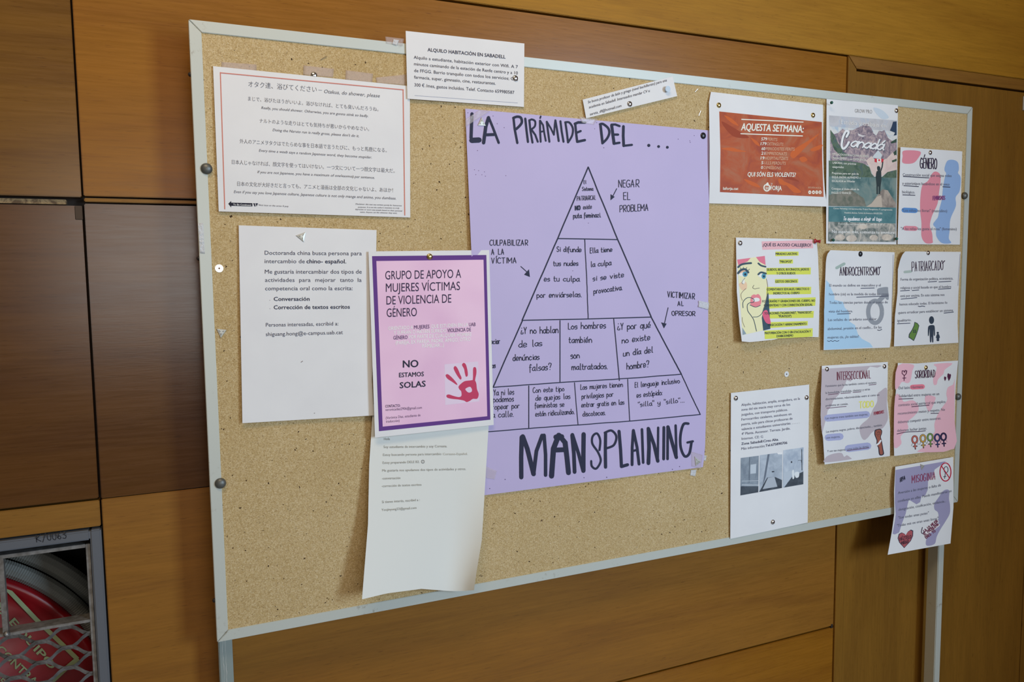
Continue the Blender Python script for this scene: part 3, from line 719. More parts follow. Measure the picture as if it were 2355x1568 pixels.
for a in [('¿Y no hablan', 530, 170, 833, 160, 54), ('de las', 512, 280, 700, 268, 54), ('denúncias', 463, 390, 677, 380, 50), ('falsas?', 597, 475, 777, 462, 54), ('Los hombres', 917, 132, 1222, 122, 52), ('también', 922, 243, 1108, 240, 50), ('son', 938, 372, 1007, 368, 54),
    ('maltratados.', 945, 465, 1240, 455, 50), ('¿Y por qué', 1322, 137, 1588, 120, 54), ('no existe', 1357, 247, 1585, 218, 50), ('un día del', 1368, 354, 1608, 322, 50), ('hombre?', 1396, 462, 1577, 440, 54), ('preciar', 250, 254, 355, 250, 44), ('as', 292, 450, 318, 447, 44),
    ('Ya ni les', 305, 674, 470, 666, 48), ('podemos', 300, 730, 468, 722, 48), ('piropear por', 258, 792, 515, 778, 46), ('la calle.', 275, 856, 470, 848, 48), ('Con este tipo', 628, 652, 882, 638, 42), ('de quejas las', 650, 716, 930, 700, 44), ('feministas se', 642, 777, 882, 765, 42),
    ('están ridiculizando.', 648, 846, 968, 825, 42), ('Las mujeres tienen', 1018, 627, 1362, 603, 42), ('privilegios por', 1027, 702, 1285, 682, 42), ('entrar gratis en las', 1025, 772, 1373, 748, 42), ('discotecas.', 1035, 847, 1222, 833, 42),
    ('El lenguaje inclusivo', 1463, 610, 1828, 572, 42), ('es estúpido:', 1478, 692, 1688, 668, 42), ('"silla" y "sillo"...', 1490, 768, 1870, 728, 40)]:
    c6.hand(*a, 6.0 if a[2] < 560 else 5.0, M1)
for x, y in [(155, 187), (190, 195), (240, 205), (218, 230), (248, 242), (424, 238), (166, 229), (1265, 0), (1810, 0), (1132, 645), (998, 1055)]: c5.line('pin_hole', [(x, y)], 5, (105, 85, 130), 3)
for x, y in [(623, 224), (703, 373), (838, 448), (322, 893), (137, 162)]: q3.line('pin_hole', [(x, y)], 13, (105, 85, 130), 3)
for x, y in [(255, 172), (155, 190), (218, 282), (382, 623), (1725, 470), (2015, 405), (1935, 500), (1943, 527), (160, 255)]: q4.line('pin_hole', [(x, y)], 11, (100, 85, 130), 3)
for x, y in [(272, 1437), (398, 1362), (1045, 1348), (1232, 1345), (1770, 1280), (1828, 1257)]: c6.line('pin_hole', [(x, y)], 6, (70, 60, 100), 3)

# ---- Korean student sheet (hangs below the purple framed flyer)
S = Sheet('paper_notice', 'long white sheet starting Hola from a Korean exchange student, curling below the purple framed flyer', 'notice',
          [(858, 930), (1125, 960), (1090, 1357), (832.5, 1378)], 0.0042, cream_m,
          lift=lambda u, v: 0.001+0.034*np.clip(v, 0, 1)**1.6*(1-u)**1.3+0.010*v*(1-u)+0.036*np.clip((u-0.72)/0.28, 0, 1)**1.8*np.clip(v*1.25-0.2, 0, 1)**1.2,
          L=[(0, 0), (0.3, -1), (0.6, 4), (1, 0)], R=[(0, 0), (0.35, 4), (0.7, 8), (0.9, 2), (1, 0)], B=[(0, 0), (0.2, -9), (0.5, -13), (0.75, -3), (0.9, 0), (1, 0)])
p = Pg(S, 800, 900, 3.135)
G2 = (132, 134, 136)
for t, x0, y0, x1, y1, h, b_ in [('Hola', 261, 351, 304, 350, 18, 0), ('Soy estudiante de intercambio y soy Coreana.', 258, 408, 716, 402, 18, 0), ('Estoy buscando persona para intercambio', 254, 465, 674, 458, 18, 0), ('Coreano-Español.', 686, 459, 864, 457, 17, 1.2),
    ('Estoy preparando DELE B2.', 251, 522, 517, 515, 18, 0), ('Me gustaría nos ayudamos dos tipos de actividades y otros.', 248, 578, 852, 566, 18, 0), ('-conversación', 245, 635, 379, 631, 18, 0),
    ('-corrección de textos escritos', 244, 690, 531, 679, 18, 0), ('Si tienes interés, escribid a :', 246, 805, 519, 789, 18, 0), ('Yoojinyung22@gmail.com', 243, 862, 495, 846, 18, 0)]:
    p.text(t, x0, y0, x1, y1, h, G2 if not b_ else (168, 170, 172), b_)
p.ring('printed_face', (541, 506), 11, 12, 3, (110, 112, 118)); p.ring('printed_face', (541, 508), 6, 5, 2, (110, 112, 118), 3, 20, 160)
p.line('printed_face', [(537, 501)], 4, (110, 112, 118)); p.line('printed_face', [(545, 501)], 4, (110, 112, 118))

# ---- purple framed flyer
S = Sheet('flyer', 'pink flyer in a purple frame headed GRUPO DE APOYO A MUJERES with a red handprint', 'flyer',
          [(847.5, 578), (1125, 575), (1135.5, 977), (862.5, 1006)], 0.0062, paper_m,
          lift=lambda u, v: 0.0008+0.007*v**1.5*(1-u)+0.004*v+0.002*(1-u)*v)
p = Pg(S, 520, 500, 3.0156)
PU = (88, 52, 134)
p.poly('printed_frame', [(1012, 268), (1805, 260), (1833, 1402), (1060, 1482)], PU, 0)
pinkm = mottle('flyer_pink', (206, 172, 214), (214, 184, 222), 9, None, 0.3, 1)
p.poly('printed_background', [(1042, 302), (1785, 293), (1811, 1378), (1086, 1450)], pinkm, 1)
for t, x0, y0, x1, y1 in [('GRUPO DE APOYO A', 1104, 430, 1630, 418), ('MUJERES VÍCTIMAS', 1108, 516, 1622, 503), ('DE VIOLENCIA DE', 1112, 604, 1562, 590), ('GÉNERO', 1114, 690, 1323, 684)]:
    p.text(t, x0, y0, x1, y1, 61, (40, 32, 66), 0.1)
WL = (235, 228, 244); DT = (88, 66, 112)
def row(parts, y0, sl, h):
    for t, x0, x1, c in parts: p.text(t, x0, y0+sl*(x0-1120), x1, y0+sl*(x1-1120), h, c, 1.0)
row([('ORIENTADO A', 1125, 1295, WL), ('MUJERES', 1303, 1410, DT), ('QUE ESTUDIEN EN LA', 1422, 1677, WL), ('UAB', 1685, 1730, DT)], 782, -0.048, 26)
row([('Y SUFRAN O HAYAN SUFRIDO', 1162, 1527, WL), ('VIOLENCIA DE', 1535, 1698, DT)], 814, -0.044, 26)
row([('GÉNERO', 1160, 1258, DT), ('POR PARTE DE CUALQUIER HOMBRE', 1268, 1702, WL)], 848, -0.044, 26)
row([('(PAREJA, EX PAREJA, PADRE, AMIGO, OTRO', 1175, 1695, WL)], 884, -0.05, 26); row([('FAMILIAR...)', 1360, 1510, WL)], 916, -0.05, 26)
p.text('NO', 1227, 1040, 1332, 1036, 50, KD, 2.2); p.text('ESTAMOS', 1200, 1108, 1371, 1100, 32, KD, 2.0); p.text('SOLAS', 1205, 1184, 1383, 1172, 42, KD, 2.2)
p.text('CONTACTO:', 1104, 1318, 1208, 1313, 19, (66, 48, 88), 1.2); p.text('veronicadiaz2906@gmail.com', 1105, 1342, 1358, 1326, 19, (86, 66, 108), 0.6)
p.text('(Verónica Díaz, estudiante de', 1108, 1398, 1348, 1378, 18, (86, 66, 108), 0.6); p.text('traducción)', 1109, 1423, 1203, 1416, 18, (86, 66, 108), 0.6)
p.poly('printed_background', [(1515, 1018), (1748, 998), (1755, 1275), (1520, 1300)], (206, 194, 228), 2)
HR = (178, 58, 98)
p.blob('handprint', [(1522, 1095), (1535, 1086), (1556, 1100), (1585, 1130), (1603, 1155), (1598, 1160), (1568, 1140), (1535, 1118)], HR, 3)
p.blob('handprint', [(1578, 1042), (1590, 1030), (1606, 1048), (1622, 1085), (1633, 1112), (1625, 1124), (1605, 1100), (1585, 1065)], HR, 3)
p.blob('handprint', [(1636, 1022), (1648, 1008), (1663, 1020), (1674, 1060), (1676, 1095), (1664, 1104), (1656, 1080), (1650, 1050)], HR, 3)
p.blob('handprint', [(1713, 1050), (1722, 1037), (1734, 1045), (1736, 1080), (1728, 1120), (1722, 1170), (1708, 1160), (1712, 1110)], HR, 3)
p.blob('handprint', [(1612, 1172), (1632, 1150), (1655, 1135), (1690, 1130), (1722, 1128), (1735, 1150), (1740, 1190), (1752, 1225), (1742, 1256), (1712, 1258), (1690, 1272), (1668, 1280), (1650, 1270),
    (1610, 1262), (1570, 1258), (1535, 1250), (1528, 1234), (1545, 1227), (1580, 1238), (1615, 1245), (1632, 1235), (1630, 1205), (1618, 1192)], HR, 3)
p.blob('handprint', [(1660, 1188), (1690, 1174), (1704, 1190), (1702, 1208), (1684, 1214), (1668, 1204)], (206, 194, 228), 4)

# ---- orange leaflet
S = Sheet('leaflet', 'landscape sheet with an orange-red print headed AQUESTA SETMANA, right of the lilac poster', 'leaflet',
          [(1635, 211), (1893, 241), (1902.5, 475), (1631, 467.5)], 0.0014, paper_m,
          lift=lambda u, v: 0.0015+0.0045*np.sin(v*3.1)*(1-u)**1.4+0.010*u**2*v**2, L=[(0, 0), (0.1, -4), (0.5, -1), (0.8, 0), (1, 0)], R=[(0, 0), (0.4, -4), (0.7, -5), (0.85, -4), (1, 0)])
p = Pg(S, 1600, 190, 5.059)
p.poly('printed_background', [(274, 335), (1468, 458), (1472, 900), (1488, 1329), (282, 1273), (288, 800)], mottle('orange_print', (146, 66, 44), (162, 78, 42), 16, (158, 98, 72), 1.5), 0)
OR = (184, 92, 46)
for b_ in [[(300, 765), (420, 755), (500, 780), (590, 800), (480, 805), (380, 790)], [(640, 640), (720, 690), (745, 740), (690, 710)], [(1140, 780), (1300, 680), (1440, 590), (1330, 700), (1180, 850), (1130, 880), (1100, 840)],
           [(1340, 770), (1470, 720), (1450, 770), (1360, 800)], [(1205, 880), (1260, 860), (1300, 900), (1240, 925)], [(1020, 1150), (1140, 1200), (1225, 1270), (1150, 1280), (1060, 1200)], [(560, 1120), (700, 1170), (750, 1220), (640, 1190)], [(330, 380), (420, 420), (500, 500), (420, 470)], [(960, 1120), (1010, 1130), (1050, 1190), (980, 1180)]]:
    p.blob('printed_flame', b_, OR, 1)
for b_ in [[(300, 450), (500, 560), (620, 640), (430, 620)], [(830, 1000), (1080, 1080), (1200, 1150), (980, 1090)]]: p.blob('printed_flame', b_, (140, 62, 40), 1)
W1 = (232, 226, 222); W2 = (208, 178, 158)
p.line('printed_rule', [(535, 427), (1250, 459)], 11, W1); p.line('printed_rule', [(525, 594), (1242, 620)], 11, W1)
p.text('AQUESTA SETMANA:', 528, 553, 1250, 580, 84, W1, 1.6, 0.5)
for n_, xs, t, xe, y in [('579', 762, 'FERITS', 947, 672), ('179', 755, 'DETINGUTS', 1017, 727), ('60', 765, 'PERIODISTES FERITS', 1147, 784), ('21', 762, 'EMPRESONATS', 1057, 838), ('19', 755, 'HOSPITALITZATS', 1072, 893), ('5', 762, 'ULLS PERDUTS', 1045, 948), ('0', 758, 'DIMISSIONS', 988, 1003)]:
    xn = xs+(66 if len(n_) == 3 else 42 if len(n_) == 2 else 22)
    p.text(n_, xs, y, xn, y+1, 36, W1, 1.6, 0.5); p.text(t, xn+10, y+1, xe, y+8, 36, W2, -0.2, 0.5)
p.text('QUI SÓN ELS VIOLENTS?', 602, 1090, 1160, 1097, 52, W1, 1.5, 0.5); p.text('laforja.cat', 318, 1245, 494, 1248, 32, W1, 1.6, 0.3)
p.text('LA', 875, 1185, 893, 1186, 22, W1, 0.8); p.text('FORJA', 872, 1250, 1000, 1254, 54, W1, 1.4); p.text('SEGUEIX-NOS A', 1308, 1228, 1460, 1234, 20, W2, 0)
p.ring('printed_emblem', (828, 1222), 34, 38, 14, W1, 3, -60, 240); p.blob('printed_emblem', [(812, 1190), (835, 1160), (848, 1175), (840, 1200)], W1, 3)
for x in (818, 832, 846): p.line('printed_emblem', [(x, 1215), (x+2, 1242)], 7, W1)
for i, x in enumerate((1327, 1370, 1408, 1447)):
    p.disc('printed_icon', (x, 1275), 17, 21, W1, 3)
for pts in ([(1318, 1276), (1336, 1267), (1331, 1284)], [(1361, 1281), (1373, 1268), (1380, 1271), (1374, 1284)], [(1444, 1265), (1452, 1265), (1449, 1290), (1444, 1290)]): p.poly('printed_icon', pts, (170, 80, 50), 5)
p.ring('printed_icon', (1408, 1275), 8, 10, 3, (170, 80, 50), 5)

# ---- mountain poster
S = Sheet('travel_poster', 'tall travel poster with a mountain lake photograph and the word Canadá, top right', 'poster',
          [(1901, 227.5), (2065, 242), (2061.5, 562), (1900, 560)], 0.0014, paper_m, lift=lambda u, v: 0.0010+0.006*np.sin(v*3.14)*(1-u)**1.3+0.002*v)
p = Pg(S, 1880, 210, 4.021)
def px_(pts, z=8.713, ox=1890, oy=220):   # points measured on a second, larger detail
    return [((ox+a/z-1880)*4.021, (oy+b_/z-210)*4.021) for a, b_ in pts]
p.poly('printed_photo', [(108, 222), (738, 268), (728, 1392), (100, 1386)], mottle('sky_print', (176, 190, 212), (200, 204, 214), 30, (160, 182, 210)), 0)
p.poly('printed_photo', px_([(150, 395), (1500, 500), (1500, 715), (160, 615)]), mottle('band_print', (168, 172, 188), (180, 184, 200), 20, (150, 172, 206)), 1)
p.blob('printed_photo', [(520, 150), (600, 175), (660, 240), (600, 255), (540, 200)], (182, 198, 222), 0)
rock = mottle('rock_print', (98, 94, 116), (140, 128, 146), 75, (178, 164, 172), 1.5, 6)
p.poly('printed_photo', px_([(170, 700), (250, 770), (330, 745), (420, 660), (470, 700), (620, 690), (700, 650), (790, 610), (900, 555), (990, 650), (1040, 760), (1090, 800), (1150, 700), (1200, 715), (1255, 690), (1330, 850), (1400, 900), (1500, 900), (1500, 1330), (1000, 1400), (170, 1330)]), rock, 2)
p.poly('printed_photo', px_([(1130, 1090), (1210, 1190), (1180, 1260), (1060, 1250), (1010, 1240), (1050, 1180)]), (188, 200, 216), 3)
p.poly('printed_photo', px_([(720, 750), (800, 790), (880, 800), (820, 830), (730, 800)]), (196, 196, 210), 3)
for _k in range(26):
    _x = random.uniform(300, 1350); _y = random.uniform(720, 1180); p.line('printed_photo', px_([(_x, _y), (_x+random.uniform(-30, 60), _y+random.uniform(50, 110))]), random.uniform(3, 8), random.choice([(86, 84, 108), (172, 164, 176), (120, 104, 120)]), 2)
forest = mottle('forest_print', (58, 82, 74), (86, 106, 92), 60, (70, 92, 100), 1.0, 5)
p.poly('printed_photo', px_([(172, 680), (260, 800), (330, 960), (430, 1120), (560, 1210), (400, 1230), (250, 1080), (180, 900)]), forest, 3)
p.poly('printed_photo', [(105, 640), (250, 640), (360, 655), (420, 665), (480, 700), (500, 760), (525, 790), (600, 790), (650, 745), (733, 725), (731, 830), (105, 830)], forest, 4)
p.poly('printed_photo', [(448, 640), (500, 600), (560, 660), (640, 620), (700, 560), (733, 600), (733, 725), (650, 745), (600, 782), (520, 782), (480, 700)], mottle('cloud_print', (190, 172, 178), (206, 192, 196), 30), 5)
lake = mottle('lake_print', (66, 100, 108), (98, 124, 130), 28, (120, 136, 138), 0.5, 3)
p.poly('printed_photo', [(104, 788), (731, 800), (728, 1080), (103, 1060)], lake, 5)
p.poly('printed_photo', [(104, 960), (300, 900), (430, 990), (450, 1060), (103, 1060)], mottle('shore_print', (90, 98, 92), (120, 120, 116), 60), 6)
p.poly('printed_photo', [(470, 1070), (540, 980), (600, 905), (650, 915), (728, 1040), (728, 1080)], mottle('boulder_print', (118, 112, 112), (160, 152, 150), 50), 6)
p.poly('printed_photo', [(450, 1068), (500, 1035), (550, 975), (590, 960), (600, 1070)], (176, 168, 164), 7)
p.poly('printed_photo', [(103, 1066), (727, 1075), (725, 1222), (102, 1205)], mottle('teal_print', (60, 106, 120), (84, 126, 138), 25), 7)
p.poly('printed_photo', [(102, 1205), (725, 1222), (722, 1392), (100, 1386)], mottle('stones_print', (84, 98, 100), (140, 144, 148), 55, (180, 178, 178), 1.0, 3), 7)
for c_, r_ in (((210, 1350), 45), ((315, 1360), 50), ((520, 1352), 40), ((640, 1350), 48), ((420, 1250), 40)): p.disc('printed_photo', c_, r_, r_*0.62, mottle('stone_print', (168, 160, 158), (196, 190, 188), 50), 8)
tree = (40, 58, 88)
for b_ in [px_([(1430, 520), (1500, 515), (1500, 790), (1440, 800), (1470, 740), (1365, 700), (1400, 620)])]: p.poly('printed_photo', b_, tree, 5)
p.poly('printed_photo', px_([(1500, 860), (1380, 930), (1400, 960), (1500, 930)]), (52, 74, 66), 5); p.poly('printed_photo', px_([(1500, 1080), (1420, 1150), (1440, 1200), (1500, 1180)]), (52, 74, 66), 5); p.poly('printed_photo', px_([(1500, 1260), (1400, 1300), (1410, 1340), (1500, 1310)]), (62, 84, 72), 5)
MAN = (44, 56, 62)
p.blob('printed_figure', [(552, 700), (565, 690), (580, 702), (582, 725), (572, 735), (556, 730)], MAN, 8)
p.poly('printed_figure', [(548, 738), (575, 730), (590, 745), (592, 820), (585, 870), (580, 950), (566, 950), (566, 880), (560, 880), (560, 950), (546, 950), (546, 860), (540, 800), (542, 760)], MAN, 8)
p.line('printed_figure', [(582, 745), (598, 700), (604, 655)], 11, MAN, 8)
p.poly('printed_flag', [(530, 622), (550, 624), (550, 658), (528, 652)], (190, 50, 66), 8); p.poly('printed_flag', [(550, 624), (590, 622), (590, 656), (550, 658)], (222, 218, 224), 8)
p.poly('printed_flag', [(590, 622), (612, 626), (608, 662), (590, 656)], (190, 50, 66), 8); p.poly('printed_flag', [(562, 632), (570, 626), (580, 633), (576, 646), (565, 646)], (190, 50, 66), 9)
p.text('GROW PRO', 346, 196, 506, 206, 36, (140, 142, 152), -0.6)
p.text('Estudía y trabaja en', 216, 302, 634, 335, 40, (214, 216, 226), -0.2, 0, layer=9)
for dx, dy, c_, ly in ((4, 5, (70, 84, 98), 10), (0, 0, (232, 234, 240), 11)):
    for w, pts in [(20, [(268, 420), (288, 378), (262, 370), (234, 430), (224, 500), (240, 530), (268, 508), (290, 470)]), ]:
        p.line('script_lettering', [(a+dx, b_+dy) for a, b_ in pts], w, c_, ly, True)
    p.hand('anadá', 308+dx, 508+dy, 600+dx, 540+dy, 92, 14, c_, name='script_lettering', layer=ly, shear=0.32, gap=0.9, jitter=0.1)
wt = (214, 220, 226)
for t, x0, y0, x1, y1, h in [('TITULACIÓN INTERNACIONAL BUSINESS', 135, 590, 470, 610, 20), ('MANAGEMENT y con EXPERIENCIA', 140, 625, 450, 645, 20), ('LABORAL con prácticas', 140, 668, 358, 680, 20), ('aseguradas', 138, 706, 243, 710, 20), ('Prepárate para ser guía de', 134, 765, 382, 772, 20),
    ('ESQUÍ, SNOW, ALPINISMO o', 134, 802, 398, 808, 20), ('ESCALADA en Whistler', 134, 838, 348, 842, 20), ('Consigue el título oficial de', 130, 908, 385, 915, 20), ('INGLÉS O FRANCÉS', 130, 946, 312, 950, 20),
    ('Cursos: Marketing y entrepreneurship, Project Management, IT y programación', 148, 1088, 692, 1102, 14), ('Hostelería, Business, Turismo de Aventura e INGLÉS 2022', 250, 1128, 600, 1136, 14), ('www.info@growproexperience.com      944 580 20 40', 190, 1230, 595, 1240, 13)]:
    p.text(t, x0, y0, x1, y1, h, wt, 0.8, layer=10)
p.text('No esperes más, comienza tu aventura', 135, 1308, 712, 1318, 28, (226, 230, 234), 1.0, layer=10)
p.hand('Te ayudamos a elegir el tuyo', 240, 1192, 592, 1196, 34, 5, (228, 232, 236), name='script_lettering', layer=10, shear=0.25)

# ---- GENERO card
S = Sheet('definition_card', 'white printed card headed GÉNERO with pink and blue figure shapes', 'card', [(2071, 338), (2213, 348), (2207.5, 562.5), (2064, 561.5)], 0.0016, paper_m, lift=lambda u, v: 0.0014+0.003*(1-u)**1.5, group=None)
p = Pg(S, 1880, 210, 4.021)
SER = (92, 98, 122); PK = (204, 132, 156); BL = (132, 164, 218)
p.blob('printed_shape', [(800, 548), (950, 556), (930, 620), (880, 665), (790, 662), (788, 600)], PK, 0)
p.blob('printed_shape', [(1065, 755), (1100, 742), (1135, 770), (1138, 840), (1125, 930), (1110, 1040), (1060, 1150), (1040, 1240), (1060, 1310), (1065, 1370), (1062, 1402), (1000, 1402), (962, 1340), (962, 1220), (950, 1100), (952, 980), (970, 870), (1020, 830)], PK, 0)
p.blob('printed_shape', [(1180, 690), (1205, 640), (1260, 634), (1300, 660), (1308, 720), (1300, 755), (1325, 800), (1315, 920), (1278, 980), (1280, 1060), (1230, 1180), (1222, 1290), (1215, 1360), (1235, 1402), (1150, 1402), (1100, 1340), (1096, 1270), (1070, 1230), (1095, 1190), (1115, 1160), (1130, 1080), (1150, 1000), (1160, 900), (1175, 810), (1190, 760), (1175, 730)], BL, 0)
p.hand('GÉNERO', 952, 708, 1103, 716, 92, 8, (52, 44, 70), name='hand_lettered_title')
for t, x0, y0, x1, y1 in [('Construcción social que asigna roles', 790, 782, 1240, 793), ('y esteriotipos basándose en el sexo', 786, 862, 1220, 872), ('biológico.', 785, 942, 902, 945), ('"Los niños no lloran" (masculino)', 785, 1112, 1200, 1118), ('"A las niñas les gusta el rosa" (femenino)', 772, 1282, 1288, 1285)]:
    p.text(t, x0, y0, x1, y1, 27, SER, 0.2)
for a, b_ in [((795, 787), (1032, 800)), ((800, 872), (935, 880)), ((1160, 882), (1226, 886)), ((790, 957), (902, 961))]: p.line('underline', [a, b_], 7, (52, 50, 74))
p.line('printed_highlight', [(800, 1098), (905, 1102)], 46, (84, 134, 204), 1); p.line('printed_highlight', [(815, 1265), (905, 1268)], 44, PK, 1)
p.hand('FEMINISMOS', 1068, 1005, 1180, 1002, 36, 5, (120, 60, 120), name='hand_lettered_title')

# ---- acoso callejero sheet
S = Sheet('info_sheet', 'curled white sheet with a comic crying woman and yellow highlighted lines, below the orange leaflet', 'leaflet',
          [(1692.5, 546), (1881, 551), (1882.5, 775), (1706, 787)], 0.0018, paper_m,
          lift=lambda u, v: 0.0014+0.010*(1-u)**1.6*v+0.0035*np.abs(np.sin(u*3.2))*0.6+0.003*v, L=[(0, 0), (0.1, -1), (0.5, -5), (0.8, -3), (1, 0)], R=[(0, -3), (0.15, 0), (0.6, 3), (1, 0)], B=[(0, -2), (0.1, 1), (0.4, -1), (0.5, -5), (0.6, -5), (1, 0)])
p = Pg(S, 1660, 530, 5.4077)
p.poly('printed_highlight', [(495, 135), (1130, 118), (1137, 220), (505, 240)], (222, 172, 190), 0)
p.text('¿QUÉ ES ACOSO CALLEJERO?', 510, 195, 1112, 200, 40, (60, 66, 92), 1.3)
YL = (198, 208, 92)
for q_ in [[(668, 262), (955, 262), (955, 312), (668, 320)], [(715, 358), (885, 358), (885, 410), (715, 412)], [(555, 465), (1108, 460), (1105, 545), (555, 548)], [(662, 605), (950, 600), (950, 652), (662, 656)], [(555, 702), (1112, 700), (1110, 790), (555, 796)],
           [(500, 850), (1168, 830), (1162, 935), (520, 975)], [(525, 1010), (1145, 1000), (1140, 1085), (525, 1095)], [(560, 1140), (1070, 1125), (1068, 1180), (560, 1215)], [(530, 1245), (1130, 1215), (1130, 1320), (535, 1350)]]:
    p.poly('printed_highlight', q_, YL, 0)
for t, x0, y0, x1, y1 in [('MIRADAS LASCIVAS', 670, 304, 938, 302), ('"PIROPOS"', 722, 402, 872, 400), ('SILBIDOS, BESOS, BOCINAZOS, JADEOS', 562, 500, 1085, 496), ('Y OTROS RUIDOS', 682, 548, 915, 546), ('GESTOS OBSCENOS', 666, 648, 936, 645), ('COMENTARIOS SEXUALES, DIRECTOS O', 560, 746, 1087, 740),
    ('INDIRECTOS AL CUERPO', 642, 795, 968, 790), ('FOTOGRAFÍAS Y GRABACIONES DEL CUERPO, NO', 505, 895, 1160, 885), ('CONSENTIDAS Y CON CONNOTACIÓN SEXUAL', 525, 945, 1130, 935), ('TOCACIONES ("AGARRONES", "MANOSEOS",', 530, 1045, 1122, 1030),
    ('"PUNTEOS")', 706, 1082, 865, 1078), ('PERSECUCIÓN Y ARRINCONAMIENTO', 575, 1190, 1055, 1172), ('MASTURBACIÓN CON O SIN EYACULACIÓN Y', 535, 1290, 1108, 1268), ('EXHIBICIONISMO', 683, 1328, 888, 1318)]:
    p.text(t, x0, y0, x1, y1, 30, (48, 66, 74), 1.3)
SK = (220, 216, 186); DK = (56, 78, 98)
p.poly('comic_drawing', [(190, 362), (535, 315), (605, 1222), (258, 1300)], SK, 0)
p.poly('comic_drawing', [(190, 362), (360, 340), (320, 385), (205, 430)], (206, 116, 146), 1); p.poly('comic_drawing', [(425, 330), (535, 315), (545, 430), (470, 390)], (206, 116, 146), 1)
p.poly('comic_drawing', [(497, 1085), (525, 960), (560, 800), (580, 770), (605, 1222), (515, 1245)], DK, 1); p.blob('comic_drawing', [(505, 1030), (560, 990), (600, 1100), (605, 1160), (545, 1140)], (204, 92, 130), 2)
p.poly('comic_drawing', [(255, 1205), (305, 1285), (258, 1300)], (130, 150, 170), 1)
p.blob('comic_drawing', [(235, 500), (300, 500), (330, 545), (290, 575), (240, 560), (212, 530)], (212, 172, 150), 1); p.blob('comic_drawing', [(215, 660), (300, 640), (310, 720), (250, 740)], (226, 188, 166), 1)
p.blob('comic_drawing', [(210, 545), (260, 520), (310, 525), (325, 550), (300, 572), (240, 570)], (232, 234, 230), 2); p.disc('comic_drawing', (290, 542), 32, 34, (72, 142, 178), 3); p.disc('comic_drawing', (292, 545), 13, 15, (30, 40, 60), 4)
p.blob('comic_drawing', [(450, 560), (490, 535), (545, 545), (550, 580), (500, 590)], (232, 234, 230), 2); p.disc('comic_drawing', (522, 568), 28, 34, (72, 142, 178), 3); p.disc('comic_drawing', (524, 570), 11, 14, (30, 40, 60), 4)
p.line('comic_drawing', [(203, 530), (240, 492), (290, 482), (330, 520)], 26, DK, 5, True); p.line('comic_drawing', [(455, 545), (490, 520), (550, 535)], 22, DK, 5, True)
p.line('comic_drawing', [(205, 455), (240, 425), (300, 410), (365, 405)], 24, DK, 5, True); p.line('comic_drawing', [(455, 408), (490, 435), (545, 450)], 20, DK, 5, True)
for a in [[(240, 490), (232, 462)], [(270, 482), (268, 455)], [(300, 485), (312, 458)], [(325, 500), (345, 480)]]: p.line('comic_drawing', a, 6, DK, 5)
p.blob('comic_drawing', [(270, 600), (288, 640), (275, 662), (250, 655), (255, 620)], (236, 240, 226), 3); p.line('comic_drawing', [(290, 590), (268, 615), (250, 650), (268, 665)], 4, DK, 5, True)
p.line('comic_drawing', [(400, 680), (385, 710), (410, 725), (435, 720), (468, 715)], 7, (120, 120, 110), 5, True)
p.blob('comic_drawing', [(362, 830), (395, 795), (425, 800), (455, 790), (485, 830), (490, 900), (460, 940), (410, 948), (360, 925)], (214, 128, 146), 3); p.blob('comic_drawing', [(385, 860), (420, 835), (465, 845), (465, 875), (410, 885)], (236, 236, 230), 4)
p.line('comic_drawing', [(350, 925), (420, 952), (480, 930)], 7, DK, 5, True)
p.line('comic_drawing', [(265, 960), (265, 890), (310, 840), (360, 835), (400, 860), (395, 890), (345, 900), (318, 930), (325, 1000), (370, 1065), (400, 1120), (432, 1250)], 8, DK, 5, True)
p.line('comic_drawing', [(300, 720), (240, 790), (255, 870)], 5, (120, 110, 110), 5, True); p.line('comic_drawing', [(255, 1080), (258, 1130), (285, 1200)], 5, (120, 110, 110), 5, True)
p.line('comic_drawing', [(525, 960), (500, 1030), (450, 1070), (390, 1075)], 7, DK, 5, True); p.line('comic_drawing', [(555, 600), (572, 700), (560, 820), (525, 960)], 5, (120, 110, 100), 5, True)

# ---- ANDROCENTRISMO
S = Sheet('definition_card', 'white printed card headed ANDROCENTRISMO with a blue edge and a grey ring symbol', 'card', [(1900, 575), (2057.5, 580), (2046, 799), (1894, 805)], 0.0016, paper_m,
          lift=lambda u, v: 0.0016+0.006*(1-u)**2*np.exp(-(v/0.12)**2)+0.004*(1-u)*v+0.004*np.sin(v*3.1)*(1-u), L=[(0, 10), (0.012, 6.5), (0.035, 3.5), (0.07, 1.2), (0.12, 0), (0.5, -1), (1, 0)], R=[(0, 0), (0.5, -1), (0.9, 2), (1, 0)])
p = Pg(S, 1870, 560, 5.808)
p.poly('printed_shape', [(172, 485), (215, 530), (240, 600), (285, 690), (285, 750), (400, 780), (420, 850), (480, 920), (485, 1040), (560, 1090), (600, 1210), (650, 1270), (760, 1330), (800, 1385), (148, 1420), (146, 900)], (160, 196, 234), 0)
GY = (138, 146, 164)
p.ring('printed_symbol', (828, 912), 92, 148, 56, GY, 1); p.line('printed_symbol', [(880, 765), (955, 690)], 60, GY, 1); p.blob('printed_symbol', [(855, 625), (880, 595), (990, 580), (1002, 620), (1010, 735), (985, 750), (940, 700), (870, 670)], GY, 1)
p.hand('ANDROCENTRISMO', 357, 425, 885, 420, 108, 8.5, (62, 54, 78), name='hand_lettered_title'); p.line('hand_lettered_title', [(880, 330), (902, 310)], 12, (62, 54, 78))
p.line('printed_highlight', [(315, 325), (415, 270)], 38, (150, 172, 176), 1)
